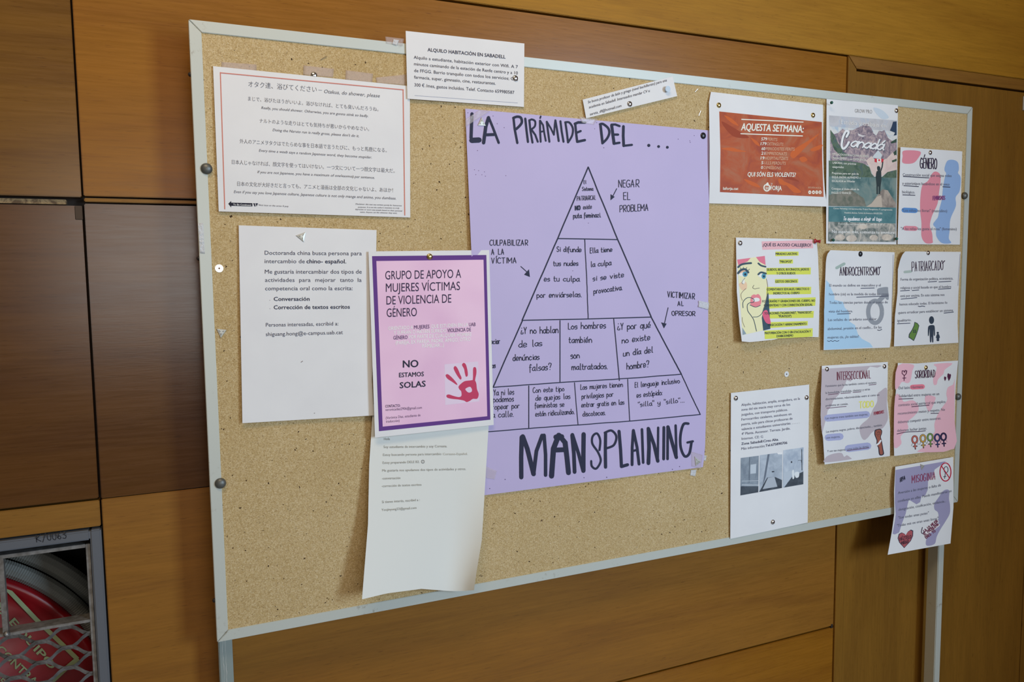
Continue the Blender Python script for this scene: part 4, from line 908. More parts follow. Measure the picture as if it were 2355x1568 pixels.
for t, x0, y0, x1, y1 in [('El mundo se define en masculino y el', 217, 575, 905, 572), ('hombre (cis) es la medida de todas las cosas.', 215, 692, 1018, 690), ('Todas las ciencias parten desde el punto de', 217, 805, 998, 798), ('vista del hombre.', 208, 922, 530, 918),
    ('Las señales de un infarto son dolor', 202, 1035, 848, 1022), ('abdominal, presión en el cuello... En las', 195, 1155, 915, 1132), ('mujeres cis, ¿lo sabías?', 195, 1270, 612, 1255)]: p.text(t, x0, y0, x1, y1, 36, SER, 0.3)
UL = (52, 56, 84)
for a, b_ in [((640, 597), (818, 593)), ((582, 716), (1005, 700)), ((325, 940), (500, 934))]: p.line('underline', [a, b_], 9, UL)
p.line('underline', [(192, 1298), (215, 1306), (238, 1296), (262, 1306), (290, 1296), (318, 1304), (346, 1296)], 7, UL, 4, True); p.line('underline', [(862, 1152), (885, 1160), (918, 1146)], 8, UL, 4, True)
p.line('printed_rule', [(1070, 150), (1048, 1120)], 4, (120, 126, 156))
# ---- PATRIARCADO
S = Sheet('definition_card', 'white printed card headed PATRIARCADO with a green banknote and a dark figure beside a child', 'card', [(2072, 578), (2209.5, 579), (2204, 788), (2056, 796.5)], 0.0016, paper_m,
          lift=lambda u, v: 0.0016+0.007*(1-u)**2*np.exp(-(v/0.15)**2)+0.006*(1-u)*v*(1-0.4*v)+0.002*np.sin(v*6)*u, L=[(0, 10), (0.015, 6.5), (0.05, 2.5), (0.11, -1), (0.2, -4), (0.45, -1), (0.7, -3), (1, 0)], R=[(0, 0), (0.5, -3), (0.8, -3), (1, 0)])
p = Pg(S, 1870, 560, 5.808)
p.hand('PATRIARCADO', 1322, 370, 1735, 352, 125, 8, (66, 54, 80), name='hand_lettered_title'); p.line('hand_lettered_title', [(1728, 262), (1758, 230)], 12, (66, 54, 80))
p.line('printed_highlight', [(1225, 380), (1305, 372)], 34, (160, 178, 182), 1)
for t, x0, y0, x1, y1 in [('Forma de organización política, económica,', 1170, 495, 1870, 480), ('religiosa y social basada en que el hombre', 1168, 608, 1845, 590), ('está por encima. En este sistema nos', 1167, 715, 1755, 698), ('hemos educado todas. El feminismo lo', 1155, 828, 1793, 803),
    ('quiere erradicar para establecer un sistema', 1137, 940, 1870, 905), ('igualitario.', 1127, 1045, 1312, 1035)]: p.text(t, x0, y0, x1, y1, 36, SER, 0.3)
for a, b_ in [((1537, 513), (1650, 505)), ((1682, 512), (1842, 503)), ((1168, 632), (1288, 624)), ((1325, 626), (1412, 620)), ((1675, 608), (1838, 600)), ((1175, 742), (1386, 722)), ((1750, 928), (1875, 915)), ((1127, 1072), (1295, 1062))]: p.line('underline', [a, b_], 9, UL)
p.line('underline', [(1405, 835), (1430, 842), (1455, 834), (1492, 840)], 9, UL, 4, True)
GN = (92, 128, 66); FG = (48, 60, 80)
p.poly('printed_banknote', [(1355, 1045), (1395, 1062), (1418, 1095), (1405, 1150), (1385, 1210), (1365, 1260), (1345, 1302), (1300, 1270), (1275, 1255), (1280, 1210), (1320, 1150), (1345, 1095)], FG, 1)
p.poly('printed_banknote', [(1360, 1055), (1392, 1070), (1410, 1098), (1398, 1150), (1378, 1208), (1342, 1290), (1305, 1262), (1284, 1248), (1290, 1212), (1328, 1152), (1353, 1098)], GN, 2)
p.text('$$', 1335, 1190, 1378, 1190, 42, FG, 0.5)
p.disc('printed_figure', (1582, 1022), 34, 52, FG, 1)
p.blob('printed_figure', [(1560, 1092), (1610, 1090), (1625, 1120), (1627, 1220), (1612, 1225), (1608, 1140), (1606, 1225), (1606, 1312), (1590, 1314), (1584, 1240), (1578, 1312), (1562, 1312), (1558, 1225), (1556, 1140), (1546, 1225), (1534, 1225), (1536, 1120)], FG, 1)
p.disc('printed_figure', (1665, 1192), 15, 15, FG, 1); p.blob('printed_figure', [(1655, 1210), (1680, 1210), (1694, 1255), (1685, 1262), (1682, 1300), (1652, 1300), (1650, 1262), (1640, 1258)], FG, 1)
p.line('printed_rule', [(1965, 140), (1935, 560)], 4, (120, 126, 156))
# ---- INTERSECCIONAL
S = Sheet('definition_card', 'wavy printed card headed INTERSECCIONAL with grey blobs, lilac highlights and a raised fist', 'card', [(1890, 841), (2042, 832), (2046.5, 1048.5), (1896.5, 1068)], 0.0018, paper_m,
          lift=lambda u, v: 0.0016+0.012*(1-u)**1.3*np.sin(v*2.4)+0.002*np.sin(v*5)*u+0.003*v, L=[(0, 0), (0.25, -3), (0.5, -6), (0.65, -5), (0.72, -2), (1, 0)], R=[(0, 0), (0.4, -3), (0.7, 2), (1, 0)])
p = Pg(S, 1870, 810, 5.808)
G3 = (174, 168, 186); LV = (156, 164, 212)
p.poly('printed_shape', [(118, 222), (880, 172), (920, 180), (860, 205), (760, 190), (720, 235), (640, 250), (620, 330), (540, 350), (500, 390), (450, 370), (410, 460), (350, 560), (270, 640), (240, 720), (195, 780), (170, 900), (120, 1085), (105, 960), (104, 560)], G3, 0)
p.blob('printed_shape', [(985, 480), (900, 520), (860, 560), (855, 660), (800, 760), (740, 880), (660, 950), (620, 1010), (640, 1120), (680, 1170), (730, 1140), (800, 1060), (920, 1020), (985, 930), (1000, 850), (985, 700)], G3, 0)
p.blob('printed_shape', [(165, 1470), (160, 1420), (200, 1380), (290, 1350), (380, 1345), (415, 1395), (450, 1375), (490, 1400), (492, 1430)], G3, 0)
p.line('printed_highlight', [(190, 880), (715, 830)], 92, LV, 1); p.line('printed_highlight', [(200, 1138), (362, 1125)], 92, LV, 1); p.line('printed_highlight', [(470, 1285), (730, 1252)], 96, LV, 1)
p.hand('INTERSECCIONAL', 315, 370, 768, 345, 105, 8, (108, 54, 78), name='hand_lettered_title')
for t, x0, y0, x1, y1 in [('Feminismo que lucha también contra el racismo,', 168, 465, 850, 415), ('la homofobia, transfobia, clasismo y otras', 168, 555, 760, 505), ('discriminaciones, relacionándolas entre sí como un', 168, 640, 885, 580), ('problema en común.', 170, 725, 468, 700),
    ('Las mujeres trans también son mujeres.', 168, 895, 732, 840), ('Las mujeres negras, pobres, discapacitadas..., también', 175, 1075, 920, 985), ('son mujeres.', 178, 1155, 362, 1138), ('Y son tan mujeres', 190, 1335, 432, 1312), ('como todas las demás.', 448, 1308, 748, 1268)]: p.text(t, x0, y0, x1, y1, 30, SER, 0.2)
for a, b_ in [((748, 437), (840, 428)), ((204, 565), (336, 552)), ((372, 550), (500, 540)), ((535, 535), (640, 527)), ((182, 747), (442, 722)), ((455, 1313), (745, 1275))]: p.line('underline', [a, b_], 8, (96, 62, 88))
p.hand('TODO', 618, 745, 805, 728, 82, 14, (210, 212, 120), name='hand_lettered_title', layer=2); p.hand('FEMINISMOS', 815, 838, 945, 812, 40, 5, (142, 48, 72), name='hand_lettered_title')
p.blob('printed_fist', [(825, 1040), (860, 1025), (900, 1022), (922, 1050), (918, 1090), (905, 1130), (918, 1180), (935, 1280), (945, 1362), (885, 1372), (868, 1270), (845, 1240), (848, 1180), (830, 1130), (818, 1090)], (46, 48, 62), 1)
p.blob('printed_fist', [(835, 1050), (862, 1036), (895, 1034), (912, 1055), (908, 1090), (895, 1130), (908, 1180), (922, 1280), (932, 1352), (895, 1360), (880, 1270), (858, 1235), (860, 1180), (842, 1130), (830, 1090)], (146, 86, 76), 2)
for pts in ([(850, 1050), (862, 1078), (878, 1052), (884, 1082), (900, 1058)], [(842, 1092), (868, 1100), (898, 1096)], [(858, 1110), (872, 1125)]): p.line('printed_fist', pts, 4, (52, 42, 48), 3, True)
p.line('printed_fist', [(850, 1238), (880, 1215), (902, 1180)], 22, (218, 226, 240), 3)
# ---- SORORIDAD
S = Sheet('definition_card', 'pink blotched printed card headed SORORIDAD with a row of five coloured female symbols', 'card', [(2065, 834.5), (2203.5, 829), (2194, 1032), (2056.5, 1048.5)], 0.0016, paper_m,
          lift=lambda u, v: 0.0016+0.007*(1-u)**1.4*(0.3+0.7*v)+0.0015*np.sin(u*9)*np.exp(-(v/0.2)**2), L=[(0, 0), (0.4, -3), (0.8, -3), (1, 0)], R=[(0, 0), (0.3, -3), (1, 0)], T=[(0, 0), (0.3, 3), (0.6, 1), (1, 0)])
p = Pg(S, 1870, 810, 5.808)
P2 = (218, 172, 196)
for b_ in [[(1130, 178), (1340, 165), (1325, 250), (1300, 380), (1260, 412), (1220, 400), (1180, 400), (1140, 470), (1095, 480)], [(1618, 158), (1860, 145), (1760, 230), (1740, 290), (1670, 360), (1650, 430), (1612, 430), (1605, 350), (1640, 260), (1650, 200)],
           [(1890, 380), (1872, 430), (1800, 470), (1780, 560), (1790, 640), (1720, 740), (1660, 840), (1620, 960), (1625, 1060), (1580, 1120), (1560, 1200), (1440, 1290), (1420, 1332), (1885, 1285), (1888, 900)],
           [(1095, 585), (1180, 600), (1210, 660), (1330, 640), (1400, 700), (1405, 780), (1340, 860), (1260, 930), (1270, 1020), (1170, 1120), (1180, 1220), (1090, 1280), (1078, 1100)], [(1500, 580), (1620, 590), (1630, 640), (1560, 790), (1510, 720)]]:
    p.poly('printed_shape', [tuple(q_) for q_ in smooth_pts(b_, True, 3)], P2, 0)
p.hand('SORORIDAD', 1365, 345, 1628, 330, 98, 8.5, (66, 40, 66), name='hand_lettered_title')
VN = (78, 32, 66)
p.line('printed_symbol', [(1218, 312), (1188, 280), (1190, 248), (1212, 248), (1220, 268), (1232, 240), (1250, 248), (1245, 285), (1218, 312), (1216, 378)], 10, VN, 3); p.line('printed_symbol', [(1198, 345), (1240, 342)], 10, VN, 3)
for c_, k in (((1817, 330), 1.0), ((1764, 352), 0.6)):
    p.poly('printed_heart', [(c_[0]-5*k, c_[1]+55*k), (c_[0]-24*k, c_[1]-5*k), (c_[0]-20*k, c_[1]-45*k), (c_[0]-5*k, c_[1]-50*k), (c_[0]+4*k, c_[1]-36*k), (c_[0]+18*k, c_[1]-42*k), (c_[0]+26*k, c_[1]-25*k), (c_[0]+18*k, c_[1]+15*k)], VN, 3)
p.line('printed_highlight', [(1325, 465), (1462, 458)], 64, (216, 120, 146), 1)
for t, x0, y0, x1, y1 in [('Del latín:', 1145, 495, 1298, 487), ('Hermana', 1316, 484, 1470, 474), ('Solidaridad entre mujeres en un', 1145, 602, 1685, 570), ('contexto social patriarcal que implica', 1140, 722, 1768, 675), ('reconocimiento mutuo y respeto. No', 1133, 835, 1762, 780), ('debemos competir entre nosotras.', 1132, 950, 1708, 895), ('debemos luchar juntas.', 1125, 1063, 1520, 1030)]: p.text(t, x0, y0, x1, y1, 38, SER, 0.3)
for a, b_ in [((1145, 625), (1335, 616)), ((1318, 727), (1550, 706)), ((1575, 816), (1675, 813))]: p.line('underline', [a, b_], 9, (58, 34, 62))
p.line('underline', [(1120, 1090), (1250, 1065), (1400, 1058), (1500, 1048)], 9, (58, 34, 62), 4, True)
for x, y, c_ in [(1358, 1165, (206, 104, 92)), (1467, 1150, (214, 170, 80)), (1564, 1135, (122, 164, 78)), (1658, 1140, (48, 62, 120)), (1742, 1128, (44, 38, 82))]:
    D0 = (40, 34, 56)
    p.ring('printed_symbol', (x, y), 34, 46, 24, D0, 1); p.ring('printed_symbol', (x, y), 34, 46, 11, c_, 2)
    p.line('printed_symbol', [(x+2, y+52), (x+8, y+125)], 18, D0, 1); p.line('printed_symbol', [(x-18, y+92), (x+28, y+88)], 18, D0, 1); p.line('printed_symbol', [(x+3, y+56), (x+7, y+118)], 7, c_, 2); p.line('printed_symbol', [(x-14, y+92), (x+22, y+88)], 7, c_, 2)
    p.line('printed_symbol', [(x-30, y+45), (x-44, y+85)], 4, D0, 1); p.line('printed_symbol', [(x+30, y+35), (x+48, y+68)], 4, D0, 1)
# ---- MISOGINIA
S = Sheet('definition_card', 'printed card headed MISOGINIA with lilac shapes and red heart, over the bottom right corner', 'card', [(2059, 1073), (2192.5, 1050.5), (2186, 1249.5), (2041.5, 1275.5)], 0.0032, paper_m,
          lift=lambda u, v: 0.0012+0.006*(1-u)*v+0.014*np.clip(v-0.45, 0, 1)**1.3*(1-u)+0.003*np.sin(v*7)*0.6+0.0025, L=[(0, 0), (0.3, 2), (0.55, 7), (0.75, 5), (1, 0)], R=[(0, 0), (0.4, 3), (0.6, 4), (1, 0)])
p = Pg(S, 2000, 1040, 6.029)
PV = (144, 144, 186)
p.poly('printed_shape', [(358, 245), (1060, 122), (1000, 170), (900, 240), (890, 300), (810, 400), (805, 520), (770, 600), (720, 610), (700, 690), (650, 720), (600, 690), (545, 655), (525, 730), (500, 850), (450, 980), (410, 1110), (350, 1138), (318, 1130), (350, 950), (362, 860), (350, 700), (352, 450)], PV, 0)
p.blob('printed_shape', [(1070, 515), (1105, 540), (1100, 640), (1115, 740), (1110, 850), (1050, 960), (980, 1070), (930, 1170), (900, 1270), (790, 1292), (788, 1200), (850, 1090), (930, 980), (955, 900), (945, 830), (900, 790), (900, 710), (960, 620), (1010, 545)], PV, 0)
p.hand('MISOGINIA', 588, 425, 915, 370, 100, 8.5, (132, 54, 92), name='hand_lettered_title'); p.hand('RFA', 425, 412, 495, 372, 52, 10, (44, 46, 68), name='hand_lettered_title')
for t, x0, y0, x1, y1 in [('Aversión a las mujeres o falta de', 392, 580, 988, 470), ('confianza en ellas. Puede manifestarse en', 390, 695, 1135, 550), ('denigración, cosificación, violencia...', 400, 812, 1060, 690), ('"Son todas unas putas"', 393, 925, 818, 855), ('"Todas mis ex eran unas locas"', 375, 1035, 950, 930)]: p.text(t, x0, y0, x1, y1, 38, SER, 0.3, 0.5)
p.ring('printed_symbol', (1052, 273), 76, 126, 14, (174, 34, 66), 3); p.line('printed_symbol', [(997, 190), (1105, 352)], 13, (174, 34, 66), 4)
p.ring('printed_symbol', (1060, 240), 28, 42, 9, (54, 62, 88), 2); p.line('printed_symbol', [(1050, 284), (1040, 362)], 9, (54, 62, 88), 2); p.line('printed_symbol', [(1025, 338), (1060, 332)], 9, (54, 62, 88), 2)
hp = [(480, 1328), (410, 1250), (388, 1190), (405, 1130), (445, 1110), (485, 1128), (500, 1150), (530, 1100), (572, 1070), (605, 1085), (602, 1160), (570, 1230)]
p.poly('printed_heart', hp, (46, 50, 76), 1); p.poly('printed_heart', [(490+(a-490)*0.9, 1195+(b_-1195)*0.92) for a, b_ in hp], (160, 84, 96), 2)
p.hand('HÁZTELO', 415, 1225, 575, 1190, 44, 7, (60, 40, 56), name='hand_lettered_title'); p.hand('MIRAR', 440, 1280, 540, 1258, 44, 7, (60, 40, 56), name='hand_lettered_title')
p.line('printed_highlight', [(775, 1118), (945, 960)], 34, (214, 216, 232), 1); p.line('printed_highlight', [(765, 1160), (960, 1005)], 30, (214, 216, 232), 1)
for t, x0, y0, x1, y1 in [('LA LO MEJOR', 765, 1105, 950, 962), ('EL PROBLEMA', 765, 1152, 962, 1005), ('ERES TÚ', 785, 1195, 915, 1100)]: p.hand(t, x0, y0, x1, y1, 34, 9, (104, 48, 76), name='hand_lettered_title')
p.line('hand_lettered_title', [(732, 1040), (718, 1105), (740, 1128), (756, 1095)], 10, (66, 56, 84), 4, True)
# ---- eix macia room advert
S = Sheet('paper_notice', 'white sheet with three small black and white room photographs, lower right of the lilac poster', 'notice', [(1681, 903.5), (1861, 884), (1857.5, 1201.5), (1679.5, 1239)], 0.0030, paper_m, lift=lambda u, v: 0.0006+0.0012*np.sin(v*3.1)*(1-u))
p = Pg(S, 1660, 820, 3.5625)
for t, x0, y0, x1, y1, b_ in [('Alquilo, habitación, amplia, acogedora, en la', 161, 405, 641, 352, 0), ('zona del eix macia muy cerca de los', 161, 444, 561, 400, 0), ('juzgados, con transporte públicos.', 162, 484, 541, 443, 0), ('Ferrocarriles catalanes, autobuses en', 162, 524, 571, 478, 0),
    ('puerta, solo para chicas profesoras de', 162, 564, 580, 515, 0), ('valencia o estudiantes universitarias. . . . . .', 162, 604, 637, 545, 0), ('4ª Planta. Ascensor. Terraza. Jardín.', 163, 642, 562, 597, 0), ('Internet. CE: G', 163, 682, 338, 664, 0),
    ('Zona Sabadell:Creu Alta', 161, 724, 462, 687, 1.3), ('.', 463, 687, 466, 687, 0), ('Más información:', 161, 764, 356, 740, 0), ('Tel.675890706', 359, 738, 537, 714, 1.3)]: p.text(t, x0, y0, x1, y1, 21, (88, 92, 122) if not b_ else (66, 70, 100), b_)
def gm(n_, a, b_): return mottle(n_, a, b_, 40, None, 0.6, 3)
p.poly('printed_photo#a', [(155, 830), (303, 811), (299, 1111), (152, 1137)], gm('bw_a', (112, 126, 148), (134, 148, 170)), 0)
p.poly('printed_photo#a', [(156, 1062), (300, 1062), (299, 1111), (152, 1137)], gm('bw_b', (50, 58, 72), (72, 82, 98)), 1); p.poly('printed_photo#a', [(236, 885), (282, 878), (280, 955), (234, 960)], (176, 190, 212), 1); p.line('printed_photo#a', [(228, 825), (224, 1030)], 5, (84, 96, 116), 1)
p.line('printed_photo#a', [(165, 1020), (298, 1015)], 5, (168, 180, 200), 1); p.line('printed_photo#a', [(165, 1050), (298, 1052)], 6, (178, 190, 210), 1)
p.poly('printed_photo#b', [(310, 808), (496, 783), (493, 1076), (306, 1109)], gm('bw_c', (146, 160, 184), (168, 182, 206)), 0); p.poly('printed_photo#b', [(306, 1109), (372, 990), (435, 985), (493, 1010), (493, 1076)], gm('bw_b', (50, 58, 72), (72, 82, 98)), 1)
p.poly('printed_photo#b', [(335, 1085), (378, 992), (432, 985), (455, 1065)], (160, 172, 194), 2); p.poly('printed_photo#b', [(376, 800), (392, 798), (360, 985), (335, 1060), (350, 960)], (96, 108, 130), 2); p.poly('printed_photo#b', [(410, 938), (430, 936), (430, 946), (410, 948)], (60, 66, 80), 2); p.poly('printed_photo#b', [(452, 786), (496, 783), (495, 800), (460, 800)], (214, 224, 238), 2)
p.poly('printed_photo#c', [(503, 767), (670, 742), (668, 1045), (499, 1074)], gm('bw_d', (150, 166, 194), (178, 192, 216)), 0); p.poly('printed_photo#c', [(510, 1072), (575, 985), (668, 940), (668, 1045)], gm('bw_b', (50, 58, 72), (72, 82, 98)), 1)
p.blob('printed_photo#c', [(575, 940), (590, 930), (594, 990), (580, 1000)], (206, 216, 234), 2); p.blob('printed_photo#c', [(598, 950), (632, 945), (630, 985), (605, 990)], (206, 216, 234), 2); p.poly('printed_photo#c', [(505, 950), (575, 930), (560, 1000), (505, 1060)], (170, 184, 208), 2)
p.line('printed_photo#c', [(655, 760), (657, 930)], 6, (52, 60, 74), 2); p.poly('printed_photo#c', [(566, 857), (577, 856), (577, 870), (566, 871)], (60, 66, 80), 2); p.line('printed_photo#c', [(625, 850), (650, 848), (656, 880)], 3, (60, 66, 80), 2)
run_text_jobs()
# ================================================================== tacks, pins, tape
silver = plain('nickel_tack', (0.62, 0.60, 0.60), 0.18, 1.0); brass = plain('brass_tack', (0.72, 0.56, 0.24), 0.2, 1.0)
black_m = plain('black_tack', (0.012, 0.012, 0.018), 0.3); white_m = plain('white_tack', (0.78, 0.80, 0.80), 0.3); pale_m = plain('pale_blue_tack', (0.52, 0.62, 0.72), 0.35)
green_m = plain('green_pin_plastic', (0.01, 0.10, 0.075), 0.3); red_m = plain('red_pin_plastic', (0.42, 0.015, 0.03), 0.3)
def out_of(sheet_px, s=None): pass
def surf_at(px, under=None):
    """depth of whatever lies at this point of the board: the topmost sheet there, else the cork"""
    best = 0.002
    for s in SHEETS:
        q = np.array([px], float); uv = happly(s.Hi, q)[0]
        if 0 <= uv[0] <= 1 and 0 <= uv[1] <= 1:
            y = s.place(q, uv[:1], uv[1:], 0.0)[0][1]; best = min(best, y)
    return best
def rod(bm, a, b_, r, seg=8):
    a = Vector(a); b_ = Vector(b_); d = b_-a
    m = Matrix.Translation((a+b_)/2) @ d.to_track_quat('Z', 'Y').to_matrix().to_4x4()
    bmesh.ops.create_cone(bm, cap_ends=True, segments=seg, radius1=r, radius2=r, depth=d.length, matrix=m)
    return bm
def tack(px, mat, label, r=0.0052, name='thumbtack', h=0.0030, group=None):
    y = surf_at(px); p_ = at1(px[0], px[1], y)
    t = thing(name, label, 'thumbtack', p_, group)
    bm_obj('head', dome_bm(r, h), mat, t, (0, 0, 0), True)
    bm_obj('point', rod(bmesh.new(), (0, 0, 0), (0, 0.008, 0), 0.0005), silver, t)
    return t
tack((722, 173), silver, 'shiny silver dome tack at the top edge of the Japanese text sheet')
tack((1185, 180), silver, 'shiny silver dome tack at the right side of the ALQUILO HABITACIÓN slip')
tack((1448, 239), silver, 'shiny silver dome tack in the tilted Latin teacher strip')
tack((988, 590), brass, 'brass dome tack at the top of the purple framed flyer')
tack((1617, 312), black_m, 'black dome tack in the top right corner of the lilac poster', 0.0062, h=0.003)
tack((1653, 242), brass, 'brass dome tack in the top left corner of the orange leaflet')
tack((1869.5, 265), brass, 'brass dome tack in the top right corner of the orange leaflet')
tack((2061, 254.5), silver, 'silver dome tack in the top right corner of the mountain poster')
tack((2139, 351), silver, 'silver dome tack above the title of the GÉNERO card')
tack((1978.5, 584), black_m, 'black dome tack at the top of the ANDROCENTRISMO card', 0.0058)
tack((2134, 581.5), silver, 'silver dome tack at the top of the PATRIARCADO card')
tack((1702, 559), silver, 'silver dome tack in the top left corner of the crying woman sheet')
tack((1901.5, 849), silver, 'silver dome tack in the top left corner of the INTERSECCIONAL card')
tack((2033.5, 842.5), silver, 'silver dome tack in the top right corner of the INTERSECCIONAL card')
tack((2129, 845), brass, 'brass dome tack above the title of the SORORIDAD card')
tack((1692, 915.5), silver, 'silver dome tack in the top left corner of the sheet with room photographs', group=None)
tack((1854.5, 914), silver, 'silver dome tack in the top right corner of the sheet with room photographs')
tack((1777, 1200), silver, 'silver dome tack at the foot of the sheet with room photographs')
# pale blue flat push pin in the strip
def cyl_pin(px, label, mat, name='push_pin'):
    y = surf_at(px); p_ = at1(px[0], px[1], y); t = thing(name, label, 'push pin', p_)
    bm = bmesh.new(); rod(bm, (0, -0.0002, 0), (0, -0.004, 0), 0.0028, 20); rod(bm, (0, -0.004, 0), (0, -0.0060, 0), 0.0056, 24)
    bm_obj('head', bm, mat, t); bm_obj('point', rod(bmesh.new(), (0, 0, 0), (0, 0.008, 0), 0.0005), silver, t)
cyl_pin((1532, 206), 'pale blue flat-headed pin at the right end of the tilted Latin teacher strip', pale_m)
# flat tacks pressed straight into the cork
y = 0.002; p_ = at1(504, 617, y); t = thing('thumbtack', 'flat ring-shaped nickel tack alone on the cork near the left rail', 'thumbtack', p_)
bm = bmesh.new(); rod(bm, (0, 0.001, 0), (0, -0.0008, 0), 0.0058, 28); rod(bm, (0, -0.0008, 0), (0, -0.0018, 0), 0.0042, 24); bm_obj('head', bm, plain('bright_nickel', (0.8, 0.78, 0.74), 0.22, 0.9), t)
bm_obj('center_dimple', rod(bmesh.new(), (0, -0.0017, 0), (0, -0.0020, 0), 0.0014, 16), plain('rusty_dimple', (0.20, 0.11, 0.07), 0.5), t); bm_obj('point', rod(bmesh.new(), (0, 0, 0), (0, 0.007, 0), 0.0005), silver, t)
p_ = at1(1808, 860, y); t = thing('thumbtack', 'flat white tack alone on the cork above the sheet with room photographs', 'thumbtack', p_)
bm_obj('head', rod(bmesh.new(), (0, 0.001, 0), (0, -0.0014, 0), 0.0060, 28), white_m, t); bm_obj('center_dimple', rod(bmesh.new(), (0, -0.0013, 0), (0, -0.0016, 0), 0.0015, 12), silver, t)
bm_obj('point', rod(bmesh.new(), (0, 0, 0), (0, 0.007, 0), 0.0005), silver, t)
# triangular three-prong tacks: plate with three pressed slits
tri_m = plain('zinc_plate', (0.56, 0.55, 0.49), 0.38, 0.35)
slit_m = plain('slit_dark', (0.06, 0.055, 0.05), 0.6)
def tri_tack(pts, label):
    c = np.mean(pts, 0); y = surf_at(tuple(c))
    W3 = [Vector(at([q_], y-0.0006)[0]) for q_ in pts]; ctr = sum(W3, Vector())/3
    t = thing('triangle_tack', label, 'tack', ctr)
    bm = bmesh.new(); up = Vector((0, -0.0009, 0))
    a = [bm.verts.new(w-ctr) for w in W3]; b_ = [bm.verts.new((w-ctr)*0.97+up) for w in W3]; k = [bm.verts.new((w-ctr)*0.45+up*1.5) for w in W3]
    bm.faces.new(a); bm.faces.new(k[::-1])
    for i in range(3):
        j = (i+1) % 3; bm.faces.new((a[i], a[j], b_[j], b_[i])); bm.faces.new((b_[i], b_[j], k[j], k[i]))
    bm_obj('plate', bm, tri_m, t)
    for i in range(3):
        d = (W3[i]-ctr); s_ = rod(bmesh.new(), d*0.12+up*1.3, d*0.50+up*1.55, 0.00035, 6); bm_obj('prong_slit', s_, slit_m, t)
        bm_obj('prong', rod(bmesh.new(), d*0.45+Vector((0, 0.0005, 0)), d*0.45+Vector((0, 0.006, 0)), 0.0003, 6), tri_m, t)
tri_tack([(680.5, 541.5), (703, 533.5), (698.5, 556)], 'triangular metal tack at the top of the Doctoranda sheet')
tri_tack([(498, 756), (521, 758), (507.5, 777)], 'triangular metal tack alone on the cork left of the Doctoranda sheet')
tri_tack([(1107.5, 269.5), (1117, 289.5), (1098.5, 288.5)], 'triangular metal tack on the letters LA of the lilac poster')
tri_tack([(1597.5, 1049.5), (1611.5, 1061), (1599.5, 1071)], 'triangular metal tack in the bottom right corner of the lilac poster')
tri_tack([(2117, 1067), (2126, 1070), (2119, 1080.5)], 'small triangular tack at the top of the MISOGINIA card')
# round-headed map pins and the red push pin
def map_pin(px, tip, label, r=0.0032, ln=0.012):
    y = surf_at(tip); a = at1(tip[0], tip[1], y); b_ = at1(px[0], px[1], y-ln); t = thing('map_pin', label, 'pin', a)
    bm = bmesh.new(); bmesh.ops.create_uvsphere(bm, u_segments=16, v_segments=10, radius=r, matrix=Matrix.Translation(b_-a)); bm_obj('head', bm, green_m, t, (0, 0, 0), True)
    bm_obj('needle', rod(bmesh.new(), (b_-a), (a-b_)*0.3, 0.0004, 6), silver, t)
map_pin((1912.5, 236), (1908.5, 241.5), 'green round-headed pin in the top left corner of the mountain poster')
map_pin((1916.5, 552), (1914, 552), 'green round-headed pin in the bottom left corner of the mountain poster', ln=0.005)
map_pin((2062, 549), (2060, 550), 'green round-headed pin in the bottom right corner of the mountain poster', ln=0.005)
y = surf_at((1872, 554)); a = at1(1872, 554, y); t = thing('push_pin', 'red plastic push pin in the top right corner of the crying woman sheet', 'push pin', a)
axis = Vector((0.55, -0.8, -0.12)).normalized()
def spun(prof, axis, seg=20):
    bm = bmesh.new(); q = axis.to_track_quat('Z', 'Y'); rings = []
    for r, h in prof: rings.append([bm.verts.new(q @ Vector((r*math.cos(2*math.pi*k/seg), r*math.sin(2*math.pi*k/seg), h))) for k in range(seg)])
    for r1, r2 in zip(rings, rings[1:]):
        for k in range(seg): bm.faces.new((r1[k], r1[(k+1) % seg], r2[(k+1) % seg], r2[k]))
    bm.faces.new(rings[0][::-1]); bm.faces.new(rings[-1]); return bm
bm_obj('grip', spun([(0.0050, 0.001), (0.0054, 0.002), (0.0040, 0.003), (0.0026, 0.0055), (0.0026, 0.009), (0.0036, 0.011), (0.0040, 0.0118), (0.0034, 0.0126)], axis), red_m, t, (0, 0, 0), True)
bm_obj('needle', rod(bmesh.new(), axis*0.002, -axis*0.006, 0.0005), silver, t)
# staples left in the cork
for a, b_, lb in [((738, 137), (751, 129.5), 'bent silver staple in the cork above the Japanese text sheet'), ((1598.5, 211), (1605, 204), 'upper thin staple in the cork between the Latin teacher strip and the orange leaflet'), ((1607, 265.5), (1611.5, 255), 'lower thin staple in the cork left of the orange leaflet')]:
    A = at1(*a, 0.0012); B = at1(*b_, 0.0006); t = thing('staple', lb, 'staple', A)
    d = B-A; bm = rod(bmesh.new(), (0, 0, 0), d, 0.00045, 6); rod(bm, d, d+Vector((0, 0.004, 0)), 0.00045, 6); rod(bm, (0, 0, 0), (0, 0.004, 0), 0.00045, 6); bm_obj('wire', bm, silver, t)
